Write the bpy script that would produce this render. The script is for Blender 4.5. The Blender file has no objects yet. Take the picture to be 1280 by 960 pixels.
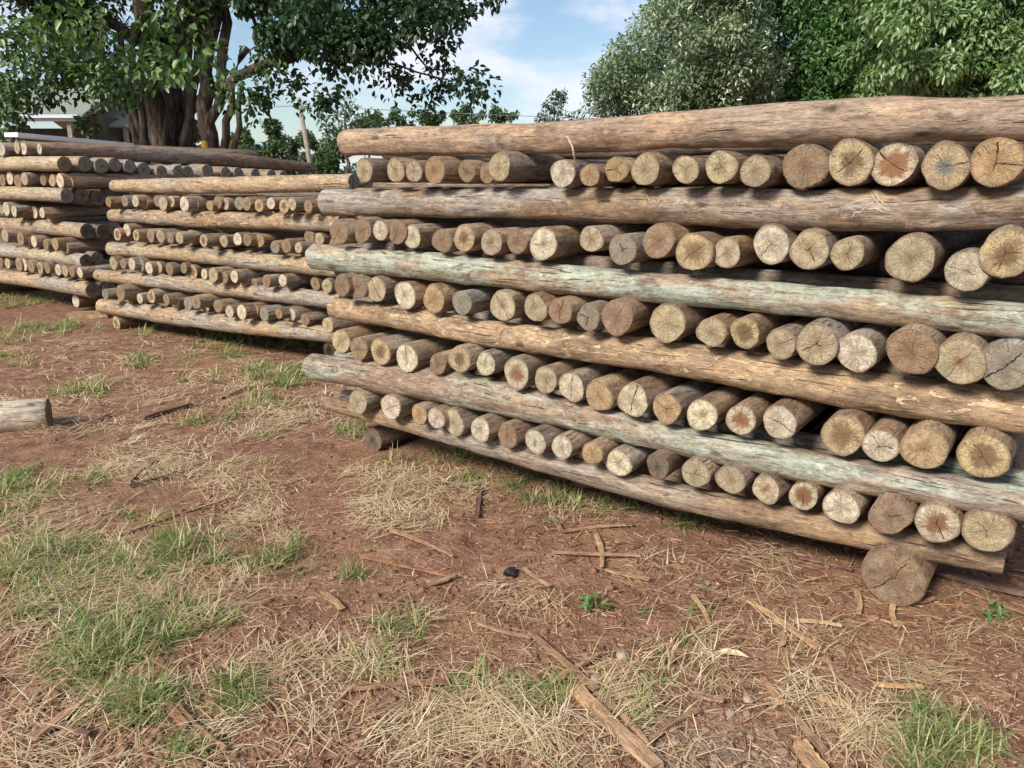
import bpy, math, random
import numpy as np
from mathutils import Vector, noise as mnoise
R = math.radians
rng = np.random.default_rng(7)
random.seed(7)
scene = bpy.context.scene
COL = scene.collection

# ------------------------------------------------------------------ camera
F, PITCH, HC = 1020.0, R(13.88), 1.5
CP, SP = math.cos(PITCH), math.sin(PITCH)
cd = bpy.data.cameras.new('camera'); cam = bpy.data.objects.new('camera', cd); COL.objects.link(cam)
cam.location = (0, 0, HC); cam.rotation_euler = (R(90) - PITCH, 0, 0)
cd.sensor_fit = 'HORIZONTAL'; cd.sensor_width = 36; cd.lens = 36 * F / 1280
cd.clip_start = .05; cd.clip_end = 3000
scene.camera = cam

def ray(px, py):
    u, v = (px - 640) / F, (480 - py) / F
    return np.array([u, CP + v * SP, -SP + v * CP])
CAM = np.array([0, 0, HC])
EDIR = np.array([math.sin(R(35.2)), math.cos(R(35.2)), 0])     # the way the end-on poles run
RDIR = np.array([EDIR[1], -EDIR[0], 0])                        # the way the crosswise poles run, left to right
def on_plane(px, py, D, n=EDIR):
    d = ray(px, py); t = D / n.dot(d); return CAM + d * t, t
def on_ground(px, py, z=0.0):
    d = ray(px, py); t = (z - HC) / d[2]; return CAM + d * t, t
def at_fwd(px, py, fwd):
    d = ray(px, py); return CAM + d * (fwd / d[1])

# ------------------------------------------------------------------ object helpers
def tag(o, label=None, cat=None, group=None, kind=None):
    if label: o['label'] = label
    if cat: o['category'] = cat
    if group: o['group'] = group
    if kind: o['kind'] = kind
    return o
def mesh_obj(name, verts, faces, mat=None, parent=None, loc=(0, 0, 0), rot=(0, 0, 0), smooth=True):
    me = bpy.data.meshes.new(name)
    verts = np.asarray(verts, dtype=np.float32)
    if isinstance(faces, np.ndarray):
        nf, k = faces.shape
        me.vertices.add(len(verts)); me.vertices.foreach_set('co', verts.ravel())
        me.loops.add(nf * k); me.loops.foreach_set('vertex_index', faces.astype(np.int32).ravel())
        me.polygons.add(nf); me.polygons.foreach_set('loop_start', np.arange(0, nf * k, k, dtype=np.int32))
        me.update(calc_edges=True); me.validate()
    else:
        me.from_pydata(verts.tolist(), [], faces); me.update()
    if smooth: me.polygons.foreach_set('use_smooth', [True] * len(me.polygons))
    if mat: me.materials.append(mat)
    o = bpy.data.objects.new(name, me); COL.objects.link(o)
    o.location = loc; o.rotation_euler = rot
    if parent: o.parent = parent
    return o
def empty(name, loc, rot=(0, 0, 0)):
    o = bpy.data.objects.new(name, None); COL.objects.link(o); o.location = loc; o.rotation_euler = rot
    o.empty_display_size = .1
    return o
def set_tint(o, vals):
    a = o.data.attributes.new('tint', 'FLOAT', 'POINT'); a.data.foreach_set('value', np.asarray(vals, dtype=np.float32))

# ------------------------------------------------------------------ node helpers
class NT:
    def __init__(s, name):
        s.m = bpy.data.materials.new(name); s.m.use_nodes = True
        s.t = s.m.node_tree; s.n = s.t.nodes; s.p = s.n['Principled BSDF']; s.out = s.n['Material Output']
    def new(s, typ, **kw):
        n = s.n.new(typ)
        for k, v in kw.items(): setattr(n, k, v)
        return n
    def put(s, sock, v):
        if hasattr(v, 'is_output') or isinstance(v, bpy.types.NodeSocket): s.t.links.new(v, sock)
        else: sock.default_value = v
    def math(s, op, a, b=0.0, c=None, clamp=False):
        n = s.new('ShaderNodeMath', operation=op, use_clamp=clamp); s.put(n.inputs[0], a); s.put(n.inputs[1], b)
        if c is not None: s.put(n.inputs[2], c)
        return n.outputs[0]
    def vmath(s, op, a, b=None):
        n = s.new('ShaderNodeVectorMath', operation=op); s.put(n.inputs[0], a)
        if b is not None: s.put(n.inputs[3] if op == 'SCALE' else n.inputs[1], b)
        return n.outputs['Value'] if op in ('LENGTH', 'DOT_PRODUCT') else n.outputs[0]
    def noise(s, vec, scale, detail=3, rough=.55, dist=0.0, col=False):
        n = s.new('ShaderNodeTexNoise'); s.put(n.inputs['Vector'], vec); s.put(n.inputs['Scale'], scale)
        n.inputs['Detail'].default_value = detail; n.inputs['Roughness'].default_value = rough; n.inputs['Distortion'].default_value = dist
        return n.outputs['Color' if col else 'Fac']
    def ramp(s, fac, stops):
        n = s.new('ShaderNodeValToRGB'); s.put(n.inputs[0], fac); e = n.color_ramp.elements
        while len(e) < len(stops): e.new(.5)
        for i, (p, c) in enumerate(stops):
            e[i].position = p; e[i].color = (*c, 1) if len(c) == 3 else c
        return n.outputs[0]
    def mask(s, fac, lo, hi):
        n = s.new('ShaderNodeMapRange', interpolation_type='SMOOTHSTEP'); s.put(n.inputs[0], fac)
        s.put(n.inputs[1], lo); s.put(n.inputs[2], hi); return n.outputs[0]
    def mix(s, fac, a, b, mode='MIX'):
        n = s.new('ShaderNodeMix', data_type='RGBA', blend_type=mode); s.put(n.inputs['Factor'], fac)
        for sock, v in ((n.inputs['A'], a), (n.inputs['B'], b)):
            pass
        ins = [i for i in n.inputs if i.type == 'RGBA']
        s.put(ins[0], (*a, 1) if isinstance(a, tuple) and len(a) == 3 else a)
        s.put(ins[1], (*b, 1) if isinstance(b, tuple) and len(b) == 3 else b)
        return [o for o in n.outputs if o.type == 'RGBA'][0]
    def obj(s): return s.new('ShaderNodeTexCoord').outputs['Object']
    def attr(s, name, typ='OBJECT'):
        return s.new('ShaderNodeAttribute', attribute_name=name, attribute_type=typ)
    def scale3(s, vec, sc):
        n = s.new('ShaderNodeMapping'); s.put(n.inputs['Vector'], vec); n.inputs['Scale'].default_value = sc; return n.outputs[0]
    def bump(s, h, dist, strength=1.0):
        n = s.new('ShaderNodeBump'); s.put(n.inputs['Height'], h); n.inputs['Distance'].default_value = dist; n.inputs['Strength'].default_value = strength
        s.t.links.new(n.outputs[0], s.p.inputs['Normal'])

# ------------------------------------------------------------------ materials
def mat_bark():
    m = NT('weathered_pole_wood')
    rnd = m.new('ShaderNodeObjectInfo')
    off = m.new('ShaderNodeCombineXYZ'); r17 = m.math('MULTIPLY', rnd.outputs['Random'], 37.0)
    for i in range(3): m.put(off.inputs[i], r17)
    p0 = m.vmath('ADD', m.obj(), off.outputs[0])
    warp = m.noise(m.scale3(p0, (5, 1.4, 5)), 1.0, 2, col=True)
    p = m.vmath('ADD', p0, m.vmath('SCALE', m.vmath('SUBTRACT', warp, (.5, .5, .5)), .05))
    grain = m.noise(m.scale3(p, (52, 5.5, 52)), 1.0, 6, .72)
    fine = m.noise(m.scale3(p, (190, 30, 190)), 1.0, 4, .75)
    mott = m.noise(m.scale3(p, (40, 22, 40)), 1.0, 6, .78, .5)
    blot = m.noise(m.scale3(p, (10, 4.0, 10)), 1.0, 6, .7)
    big = m.noise(m.scale3(p, (3.5, 1.1, 3.5)), 1.0, 3, .6)
    base = rnd.outputs['Color']
    tone = m.ramp(grain, [(.3, (.5, .48, .46)), (.46, (.9, .89, .88)), (.56, (1.03, 1.03, 1.02)), (.7, (1.35, 1.32, 1.27))])
    c = m.mix(1.0, base, tone, 'MULTIPLY')
    c = m.mix(.6, c, m.ramp(fine, [(.32, (.5, .48, .46)), (.5, (1, 1, 1)), (.68, (1.4, 1.37, 1.33))]), 'MULTIPLY')
    c = m.mix(.75, c, m.ramp(mott, [(.32, (.5, .46, .44)), (.5, (1, 1, 1)), (.66, (1.45, 1.4, 1.3))]), 'MULTIPLY')
    c = m.mix(.95, c, m.ramp(blot, [(.3, (.56, .53, .52)), (.5, (.97, .96, .96)), (.68, (1.3, 1.24, 1.15))]), 'MULTIPLY')
    grey = m.math('MULTIPLY', m.mask(m.math('ADD', big, m.math('MULTIPLY', m.math('SUBTRACT', mott, .5), .25)), .42, .62), m.attr('grey').outputs['Fac'])
    c = m.mix(grey, c, m.mix(m.mask(m.math('ADD', m.math('MULTIPLY', grain, .6), m.math('MULTIPLY', fine, .4)), .36, .66), (.085, .08, .078), (.46, .44, .41)))
    gm = m.noise(m.scale3(p0, (8, 1.5, 8)), 1.0, 6, .68)
    gm = m.math('ADD', gm, m.math('MULTIPLY', m.math('SUBTRACT', mott, .5), .22))
    g = m.attr('green').outputs['Fac']
    gfac = m.math('MULTIPLY', m.mask(gm, m.math('SUBTRACT', .66, m.math('MULTIPLY', g, .3)), m.math('SUBTRACT', .8, m.math('MULTIPLY', g, .28))), m.math('MULTIPLY', m.math('MINIMUM', g, .88), m.mask(fine, .3, .48)))
    c = m.mix(gfac, c, m.mix(m.mask(m.math('ADD', m.math('MULTIPLY', grain, .5), m.math('MULTIPLY', mott, .5)), .36, .62), (.15, .185, .145), (.44, .53, .44)))
    pk = m.noise(m.scale3(p, (30, 11, 30)), 1.0, 5, .72, .8)
    pe = m.attr('peel').outputs['Fac']
    pm = m.math('MULTIPLY', m.mask(pk, .57, .59), pe)
    c = m.mix(m.math('MULTIPLY', pm, .85), c, (.62, .47, .29))
    sp = m.noise(m.scale3(p, (80, 2.0, 80)), 1.0, 3, .6)
    split = m.mask(sp, .335, .315)
    c = m.mix(m.math('MULTIPLY', split, .9), c, (.03, .022, .018))
    sp2 = m.noise(m.scale3(m.vmath('ADD', p, (3.1, 0, 5.7)), (120, 4.5, 120)), 1.0, 2, .5)
    hair = m.math('MULTIPLY', m.mask(sp2, .33, .31), m.mask(blot, .42, .55))
    c = m.mix(m.math('MULTIPLY', hair, .8), c, (.04, .028, .022))
    sc = m.noise(m.scale3(m.vmath('ADD', p, (9.1, 2, 1.7)), (16, 6, 16)), 1.0, 6, .75, 1.2)
    scuff = m.mask(sc, .59, .605)
    c = m.mix(m.math('MULTIPLY', scuff, .4), c, m.mix(1.0, c, (1.9, 1.75, 1.5), 'MULTIPLY'))
    dirt = m.mask(m.noise(m.scale3(m.vmath('ADD', p, (1.1, 7, 4.7)), (14, 5, 14)), 1.0, 6, .78, .8), .58, .615)
    c = m.mix(m.math('MULTIPLY', dirt, .5), c, (.075, .05, .036))
    vo = m.new('ShaderNodeTexVoronoi'); m.put(vo.inputs['Vector'], m.scale3(p, (7.5, 3.6, 7.5))); vo.inputs['Scale'].default_value = 1.0
    kn = m.mask(m.math('ADD', vo.outputs['Distance'], m.math('MULTIPLY', m.math('SUBTRACT', mott, .5), .12)), .14, .06)
    c = m.mix(m.math('MULTIPLY', kn, .75), c, (.06, .035, .022))
    m.put(m.p.inputs['Base Color'], c)
    m.p.inputs['Roughness'].default_value = .82; m.p.inputs['Specular IOR Level'].default_value = .25
    h = m.math('ADD', m.math('MULTIPLY', grain, .6), m.math('ADD', m.math('MULTIPLY', fine, .35), m.math('MULTIPLY', mott, .35)))
    h = m.math('SUBTRACT', h, m.math('ADD', m.math('MULTIPLY', split, .8), m.math('MULTIPLY', hair, .5)))
    h = m.math('ADD', h, m.math('MULTIPLY', scuff, -.15))
    h = m.math('ADD', h, m.math('MULTIPLY', pm, .25))
    m.bump(h, .010, 1.0)
    return m.m

def mat_cut():
    m = NT('sawn_end_grain')
    oi = m.new('ShaderNodeObjectInfo'); rn = oi.outputs['Random']
    off = m.new('ShaderNodeCombineXYZ')
    for i, k in enumerate((53.0, 19.0, 31.0)): m.put(off.inputs[i], m.math('MULTIPLY', rn, k))
    rad = m.attr('rad').outputs['Fac']
    p = m.vmath('SCALE', m.obj(), m.math('DIVIDE', 1.0, rad))            # unit disc in x,z
    flat = m.vmath('MULTIPLY', p, (1, 0, 1))
    q = m.vmath('ADD', flat, off.outputs[0])
    wob = m.vmath('SUBTRACT', m.noise(q, 1.6, 3, .6, col=True), (.5, .5, .5))
    pc = m.vmath('ADD', flat, m.vmath('SCALE', m.vmath('MULTIPLY', wob, (1, 0, 1)), .5))
    r = m.vmath('LENGTH', pc)
    dirn = m.vmath('NORMALIZE', pc)
    radial = m.noise(m.vmath('ADD', m.vmath('SCALE', dirn, 9.0), m.vmath('ADD', m.vmath('SCALE', pc, 1.2), off.outputs[0])), 1.0, 4, .65)
    patch = m.noise(q, 2.2, 4, .65)
    speck = m.noise(q, 14.0, 4, .7)
    rings = m.math('SINE', m.math('ADD', m.math('MULTIPLY', r, 46.0), m.math('MULTIPLY', patch, 9.0)))
    base = oi.outputs['Color']
    c = m.mix(1.0, base, m.ramp(patch, [(.3, (.62, .58, .52)), (.5, (.95, .93, .9)), (.7, (1.22, 1.2, 1.15))]), 'MULTIPLY')
    c = m.mix(.6, c, m.ramp(speck, [(.3, (.55, .5, .45)), (.5, (1, 1, 1)), (.7, (1.22, 1.2, 1.18))]), 'MULTIPLY')
    c = m.mix(.8, c, m.ramp(radial, [(.3, (.4, .34, .28)), (.46, (1, 1, 1)), (.7, (1.22, 1.2, 1.16))]), 'MULTIPLY')
    r2 = m.noise(m.vmath('ADD', m.vmath('SCALE', dirn, 17.0), m.vmath('ADD', m.vmath('SCALE', pc, 2.0), off.outputs[0])), 1.0, 2, .5)
    chk = m.math('MULTIPLY', m.mask(r2, .37, .31), m.mask(r, .12, .4))
    c = m.mix(m.math('MULTIPLY', chk, .85), c, (.07, .045, .03))
    pat2 = m.noise(q, 1.1, 4, .7)
    c = m.mix(m.math('MULTIPLY', m.mask(pat2, .52, .68), .55), c, m.mix(1.0, c, (.5, .4, .32), 'MULTIPLY'))
    dn = m.noise(m.vmath('ADD', q, (2, 9, 4)), 1.7, 6, .74)
    c = m.mix(m.math('MULTIPLY', m.mask(dn, .44, .64), .62), c, m.mix(speck, (.11, .09, .07), (.34, .29, .22)))
    fib = m.noise(m.scale3(q, (5, 1, 26)), 1.0, 4, .7)
    c = m.mix(.45, c, m.ramp(fib, [(.36, (.5, .46, .42)), (.5, (1, 1, 1)), (.66, (1.3, 1.28, 1.22))]), 'MULTIPLY')
    wht = m.math('MULTIPLY', m.mask(m.noise(m.vmath('ADD', q, (7, 3, 5)), 2.6, 5, .72), .55, .66), m.attr('bleach').outputs['Fac'])
    c = m.mix(wht, c, (.7, .66, .58))
    c = m.mix(.2, c, m.ramp(rings, [(.0, (.6, .5, .4)), (.6, (1, 1, 1))]), 'MULTIPLY')
    # heartwood
    hr = m.attr('heart_size').outputs['Fac']
    hm = m.mask(m.math('ADD', r, m.math('ADD', m.math('MULTIPLY', m.math('SUBTRACT', radial, .5), .7), m.math('MULTIPLY', m.math('SUBTRACT', patch, .5), .5))), m.math('ADD', hr, .2), m.math('SUBTRACT', hr, .14))
    hm = m.math('MULTIPLY', hm, m.attr('heart_on').outputs['Fac'])
    hc = m.mix(1.0, m.attr('heart_tone').outputs['Color'], m.ramp(speck, [(.3, (.6, .6, .6)), (.7, (1.3, 1.3, 1.3))]), 'MULTIPLY')
    c = m.mix(hm, c, hc)
    # rim of darker outer wood
    rr = m.vmath('LENGTH', flat)
    rim = m.mask(m.math('ADD', rr, m.math('MULTIPLY', m.math('SUBTRACT', patch, .5), .25)), .86, 1.0)
    c = m.mix(m.math('MULTIPLY', rim, .6), c, (.17, .11, .075))
    # star checks
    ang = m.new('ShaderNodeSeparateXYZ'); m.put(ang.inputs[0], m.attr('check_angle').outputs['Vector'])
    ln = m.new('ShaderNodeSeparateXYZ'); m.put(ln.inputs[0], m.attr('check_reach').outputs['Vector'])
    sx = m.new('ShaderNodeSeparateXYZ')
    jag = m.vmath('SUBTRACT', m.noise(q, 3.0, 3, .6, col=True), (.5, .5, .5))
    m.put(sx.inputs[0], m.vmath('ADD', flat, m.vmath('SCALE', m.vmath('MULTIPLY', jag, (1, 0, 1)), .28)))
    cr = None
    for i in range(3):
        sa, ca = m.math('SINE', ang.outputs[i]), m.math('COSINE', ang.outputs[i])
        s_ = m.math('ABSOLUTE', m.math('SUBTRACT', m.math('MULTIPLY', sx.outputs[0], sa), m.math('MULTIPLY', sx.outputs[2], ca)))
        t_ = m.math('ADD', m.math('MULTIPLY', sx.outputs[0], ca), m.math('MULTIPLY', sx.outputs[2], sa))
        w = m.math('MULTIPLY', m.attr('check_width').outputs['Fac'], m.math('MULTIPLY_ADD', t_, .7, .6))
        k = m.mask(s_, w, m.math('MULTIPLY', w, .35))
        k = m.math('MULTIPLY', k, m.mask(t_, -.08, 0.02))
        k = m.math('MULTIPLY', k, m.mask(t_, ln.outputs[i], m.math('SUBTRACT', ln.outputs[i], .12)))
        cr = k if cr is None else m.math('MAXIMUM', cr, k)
    c = m.mix(m.math('MULTIPLY', cr, .93), c, (.022, .015, .012))  # near-black painted into the cracks for the shadow of their depth
    m.put(m.p.inputs['Base Color'], c)
    m.p.inputs['Roughness'].default_value = .88; m.p.inputs['Specular IOR Level'].default_value = .2
    h = m.math('ADD', m.math('MULTIPLY', radial, .5), m.math('MULTIPLY', speck, .5))
    h = m.math('SUBTRACT', h, m.math('MULTIPLY', cr, 1.6))
    m.bump(h, .01, .9)
    return m.m

def mat_simple(name, col, rough=.8, var=.25, scale=6.0, spec=.3):
    m = NT(name)
    n = m.noise(m.obj(), scale, 4, .6)
    c = m.mix(1.0, (*col, 1), m.ramp(n, [(.3, (1 - var,) * 3), (.7, (1 + var,) * 3)]), 'MULTIPLY')
    m.put(m.p.inputs['Base Color'], c); m.p.inputs['Roughness'].default_value = rough
    m.p.inputs['Specular IOR Level'].default_value = spec
    m.bump(n, .01, .3)
    return m.m

def mat_leaf(name, stops, rough=.42, trans=.3, spec=.5):
    m = NT(name)
    t = m.attr('tint', 'GEOMETRY').outputs['Fac']
    c = m.ramp(t, stops)
    m.put(m.p.inputs['Base Color'], c); m.p.inputs['Roughness'].default_value = rough
    m.p.inputs['Specular IOR Level'].default_value = spec
    if trans > 0:
        tr = m.new('ShaderNodeBsdfTranslucent'); m.put(tr.inputs[0], m.mix(1.0, c, (1.1, 1.25, .55), 'MULTIPLY'))
        mx = m.new('ShaderNodeMixShader'); mx.inputs[0].default_value = trans
        m.t.links.new(m.p.outputs[0], mx.inputs[1]); m.t.links.new(tr.outputs[0], mx.inputs[2])
        m.t.links.new(mx.outputs[0], m.out.inputs[0])
    return m.m

def mat_soil():
    m = NT('red_soil')
    p = m.obj()
    a = m.noise(p, .9, 4, .6); b = m.noise(p, 9.0, 5, .65); d = m.noise(p, 55.0, 4, .7); f = m.noise(p, 190.0, 2, .6)
    c = m.ramp(b, [(.28, (.112, .056, .036)), (.5, (.232, .124, .081)), (.72, (.36, .215, .148))])
    c = m.mix(m.mask(a, .42, .66), c, m.mix(b, (.18, .095, .055), (.33, .2, .125)))
    c = m.mix(.85, c, m.ramp(d, [(.3, (.5, .46, .44)), (.5, (1, 1, 1)), (.72, (1.4, 1.35, 1.3))]), 'MULTIPLY')
    e = m.noise(p, 22.0, 5, .75, .6); g_ = m.noise(p, 2.6, 5, .7)
    c = m.mix(m.math('MULTIPLY', m.mask(m.math('ADD', g_, m.math('MULTIPLY', m.math('SUBTRACT', e, .5), .5)), .52, .68), .4), c, (.36, .225, .135))
    c = m.mix(m.math('MULTIPLY', m.mask(e, .58, .68), .6), c, (.07, .042, .03))
    # drier sandy spill near the camera, right of centre
    dist = m.vmath('LENGTH', m.vmath('MULTIPLY', m.vmath('SUBTRACT', p, (.56, 1.93, 0)), (1, 1.3, 0)))
    sand = m.mask(m.math('ADD', dist, m.math('MULTIPLY', m.math('SUBTRACT', m.noise(p, 5.0, 4, .7), .5), .5)), .34, .1)
    c = m.mix(m.math('MULTIPLY', sand, .8), c, m.mix(d, (.22, .155, .11), (.38, .29, .21)))
    # pale crumbs
    vo = m.new('ShaderNodeTexVoronoi'); m.put(vo.inputs['Vector'], p); vo.inputs['Scale'].default_value = 60
    crumb = m.math('MULTIPLY', m.mask(vo.outputs['Distance'], .2, .1), m.mask(m.noise(p, 3.0, 3), .45, .65))
    c = m.mix(m.math('MULTIPLY', crumb, .5), c, (.36, .25, .16))
    m.put(m.p.inputs['Base Color'], c); m.p.inputs['Roughness'].default_value = .95; m.p.inputs['Specular IOR Level'].default_value = .12
    h = m.math('ADD', m.math('MULTIPLY', b, 1.0), m.math('ADD', m.math('MULTIPLY', d, .45), m.math('MULTIPLY', f, .15)))
    m.bump(h, .03, .9)
    return m.m

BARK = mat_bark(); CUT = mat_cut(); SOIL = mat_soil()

# ------------------------------------------------------------------ ground
def ground_h(x, y):
    d = math.hypot(x, y)
    k = 1.0 if d < 14 else max(0.0, 1 - (d - 14) / 20)
    if k == 0: return 0.0
    v = .030 * mnoise.noise((x * .55, y * .55, 1.3)) + .020 * mnoise.noise((x * 1.9, y * 1.9, 4.1))
    if d < 9: v += .011 * mnoise.noise((x * 6.5, y * 6.5, 2.2)) + .006 * mnoise.noise((x * 17, y * 17, 7.7))
    return v * k
us = np.concatenate([[-60, -20, -6, -2.5, -1.5], np.linspace(-.95, .75, 330), [1.2, 2.5, 6, 20, 60]])
ys = [-60, -20, -5, -1, .3, .8, 1.1]; yy = 1.3
while yy < 13: ys.append(yy); yy *= 1.011
while yy < 1500: ys.append(yy); yy *= 1.35
gv = []
for y in ys:
    s = max(y, 1.0) + .6
    for u in us: gv.append((u * s, y, ground_h(u * s, y)))
nu = len(us); ny = len(ys)
ii, jj = np.meshgrid(np.arange(ny - 1), np.arange(nu - 1), indexing='ij')
a_ = (ii * nu + jj).ravel()
gf = np.stack([a_, a_ + 1, a_ + nu + 1, a_ + nu], 1)
tag(mesh_obj('ground', gv, gf, SOIL), 'bare reddish brown soil of the timber yard', None, None, 'structure')

# ------------------------------------------------------------------ poles
def harmonics(amount):
    return [(k, amount * random.uniform(.2, 1) * g, random.uniform(0, 6.28)) for k, g in ((2, .75), (3, .42), (4, .16), (5, .12), (9, .05))]
def contour(hs, th):
    return 1 + sum(a * np.cos(k * th + p) for k, a, p in hs)
def pole(name, path, radii, sides, hs, lump=.0, caps=(True, True), props=None, color=(.2, .13, .085), cuts=(), knots=0):
    """One pole: path (n,3) world, its near end first; local +Y runs along it."""
    path = np.asarray(path, float); origin = path[0].copy()
    ax = path[-1] - path[0]; ang = math.atan2(-ax[0], ax[1])
    ca, sa = math.cos(-ang), math.sin(-ang)
    loc = path - origin
    loc = np.stack([loc[:, 0] * ca - loc[:, 1] * sa, loc[:, 0] * sa + loc[:, 1] * ca, loc[:, 2]], 1)
    n = len(loc); th = np.linspace(0, 2 * np.pi, sides, endpoint=False)
    base = contour(hs, th); seed = random.uniform(0, 100)
    L = loc[-1, 1]
    rings = []
    kn = [(random.uniform(.08, .95) * L, random.uniform(0, 6.28), random.uniform(.06, .17), random.uniform(.018, .04), random.uniform(.25, .5)) for _ in range(knots)]
    for i in range(n):
        r = radii[i]
        rr = r * base
        if lump:
            rr = rr * np.array([1 + lump * (mnoise.noise((math.cos(t) * 1.1 + seed, math.sin(t) * 1.1, loc[i, 1] * 4)) + .6 * mnoise.noise((math.cos(t) * 2.4, seed + math.sin(t) * 2.4, loc[i, 1] * 11))) for t in th])
        for ks, kt, ka, kw, kv in kn:
            dt = (th - kt + np.pi) % (2 * np.pi) - np.pi
            rr = rr * (1 + ka * np.exp(-((loc[i, 1] - ks) / kw) ** 2 - (dt / kv) ** 2))
        rings.append(np.stack([loc[i, 0] + rr * np.cos(th), np.full(sides, loc[i, 1]), loc[i, 2] + rr * np.sin(th)], 1))
    rings = np.array(rings)
    # slightly rounded, uneven rims
    def rim(ring, s, other):
        c = ring.mean(0); nz = np.array([mnoise.noise((math.cos(t) * 5 + seed, math.sin(t) * 5, s * 3.0)) + .6 * mnoise.noise((math.cos(t) * 11, math.sin(t) * 11 + seed, s * 3.0)) for t in th])
        out = c + (ring - c) * (.955 + .02 * np.cos(3 * th + seed) + .035 * nz)[:, None]; out[:, 1] = ring[:, 1] + s * (.001 + .0035 * nz)
        body = ring.copy(); body[:, 1] += s * (.007 + .004 * np.cos(2 * th + seed)); return out, body
    o0, b0 = rim(rings[0], 1, 0); o1, b1 = rim(rings[-1], -1, 0)
    allr = np.concatenate([o0[None], b0[None], rings[1:-1], b1[None], o1[None]])
    m = len(allr)
    V = allr.reshape(-1, 3)
    i2, j2 = np.meshgrid(np.arange(m - 1), np.arange(sides), indexing='ij')
    A = (i2 * sides + j2).ravel(); B = (i2 * sides + (j2 + 1) % sides).ravel()
    faces = np.stack([A, A + sides, B + sides, B], 1)
    fl = faces.tolist()
    for e, on in ((0, 0 not in cuts), (1, 1 not in cuts)):
        if on:
            idx = list(range(sides)) if e == 0 else list(range((m - 1) * sides, m * sides))[::-1]
            fl.append(idx)
    root = empty(name, origin, (0, 0, ang))
    o = mesh_obj('shaft', V, fl, BARK, root)
    o.color = (*color, 1)
    for k in ('green', 'peel', 'grey'): o[k] = float((props or {}).get(k, 0))
    for e in cuts:
        ring = o0 if e == 0 else o1
        c = ring.mean(0); s = 1 if e == 0 else -1
        vs = []; tilt = random.uniform(-.05, .05), random.uniform(-.05, .05)
        for q in (1, .8, .55, .3):
            x = c + (ring - c) * q
            x[:, 1] += s * ((1 - q) * -.002) + (0 if q == 1 else (x[:, 0] - c[0]) * tilt[0] * (1 - q) + (x[:, 2] - c[2]) * tilt[1] * (1 - q))
            vs.append(x)
        vs = np.concatenate(vs + [c[None] + np.array([[0, -s * .0015, 0]])])
        f = []
        for q in range(3):
            for j in range(sides):
                f.append([q * sides + j, q * sides + (j + 1) % sides, (q + 1) * sides + (j + 1) % sides, (q + 1) * sides + j])
        for j in range(sides): f.append([3 * sides + j, 3 * sides + (j + 1) % sides, 4 * sides])
        if e == 1: f = [g[::-1] for g in f]
        vs = vs - c
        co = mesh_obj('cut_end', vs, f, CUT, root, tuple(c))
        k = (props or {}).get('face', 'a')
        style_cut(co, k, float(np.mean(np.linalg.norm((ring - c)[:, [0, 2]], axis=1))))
    return root

FACE = {  # base colour, heart colour, heart radius, heart strength
    'a': ((.455, .385, .27), (.25, .165, .09), .34, .5), 'w': ((.60, .54, .43), (.28, .21, .14), .30, .45),
    'b': ((.30, .21, .14), (.18, .11, .07), .40, .5), 'g': ((.27, .245, .21), (.17, .15, .13), .35, .4),
    'o': ((.42, .305, .18), (.28, .155, .07), .4, .5), 'h': ((.54, .47, .37), (.22, .11, .055), .58, .95),
    'd': ((.50, .40, .25), (.16, .095, .05), .50, .85), 't': ((.47, .38, .25), (.12, .15, .145), .32, .8),
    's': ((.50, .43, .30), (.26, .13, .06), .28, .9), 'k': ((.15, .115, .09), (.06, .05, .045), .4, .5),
}
LOOK = {'a': 'cream', 'w': 'whitish', 'b': 'brown', 'g': 'grey', 'o': 'orange tan', 'h': 'white rimmed', 'd': 'dark hearted',
        't': 'teal stained', 's': 'brown hearted', 'k': 'dark shaded'}
def style_cut(co, k, rad):
    b, hc, hs, ho = FACE[k]
    j = [random.uniform(.86, 1.12) for _ in range(2)]
    j[0] *= .94; co.color = (b[0] * j[0], b[1] * j[0] * random.uniform(.97, 1.05), b[2] * j[0] * random.uniform(.92, 1.08), 1)
    co['heart_tone'] = [float(v * j[1]) for v in hc]; co['heart_size'] = hs * random.uniform(.85, 1.15); co['heart_on'] = ho
    a0 = random.uniform(0, 6.28)
    co['check_angle'] = [a0, a0 + random.uniform(1.7, 2.5), a0 - random.uniform(1.7, 2.5)]
    style = random.random()
    co['bleach'] = random.uniform(.2, .9) if k in 'wh' else random.uniform(0, .35) if k in 'ad' else random.uniform(0, .12)
    if style < .3: rch = [random.uniform(.75, 1.0), random.uniform(.2, .95), random.uniform(.0, .6)]
    elif style < .75:
        co['check_angle'] = [a0, a0 + math.pi + random.uniform(-.4, .4), a0 + 1.6]; rch = [random.uniform(.7, 1.05), random.uniform(.5, 1.0), random.uniform(0, .4)]
    else: rch = [random.uniform(.3, .9), random.uniform(0, .5), random.uniform(0, .3)]
    co['check_reach'] = [float(v) for v in rch]
    co['check_width'] = random.choice([random.uniform(.007, .018), random.uniform(.015, .034)]) if k != 'g' else .045
    co['rad'] = max(rad, .02)

SIDE_COL = [(.22, .145, .09), (.25, .175, .115), (.19, .13, .09), (.27, .2, .135), (.2, .155, .12)]
ORD = ['first', 'second', 'third', 'fourth', 'fifth', 'sixth', 'seventh', 'eighth', 'ninth', 'tenth', 'eleventh', 'twelfth', 'thirteenth', 'fourteenth', 'fifteenth', 'sixteenth']
def nth(i, n):
    return ('%s from left' % ORD[i]) if i <= (n - 1) // 2 else ('%s from right' % ORD[n - 1 - i])

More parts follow.
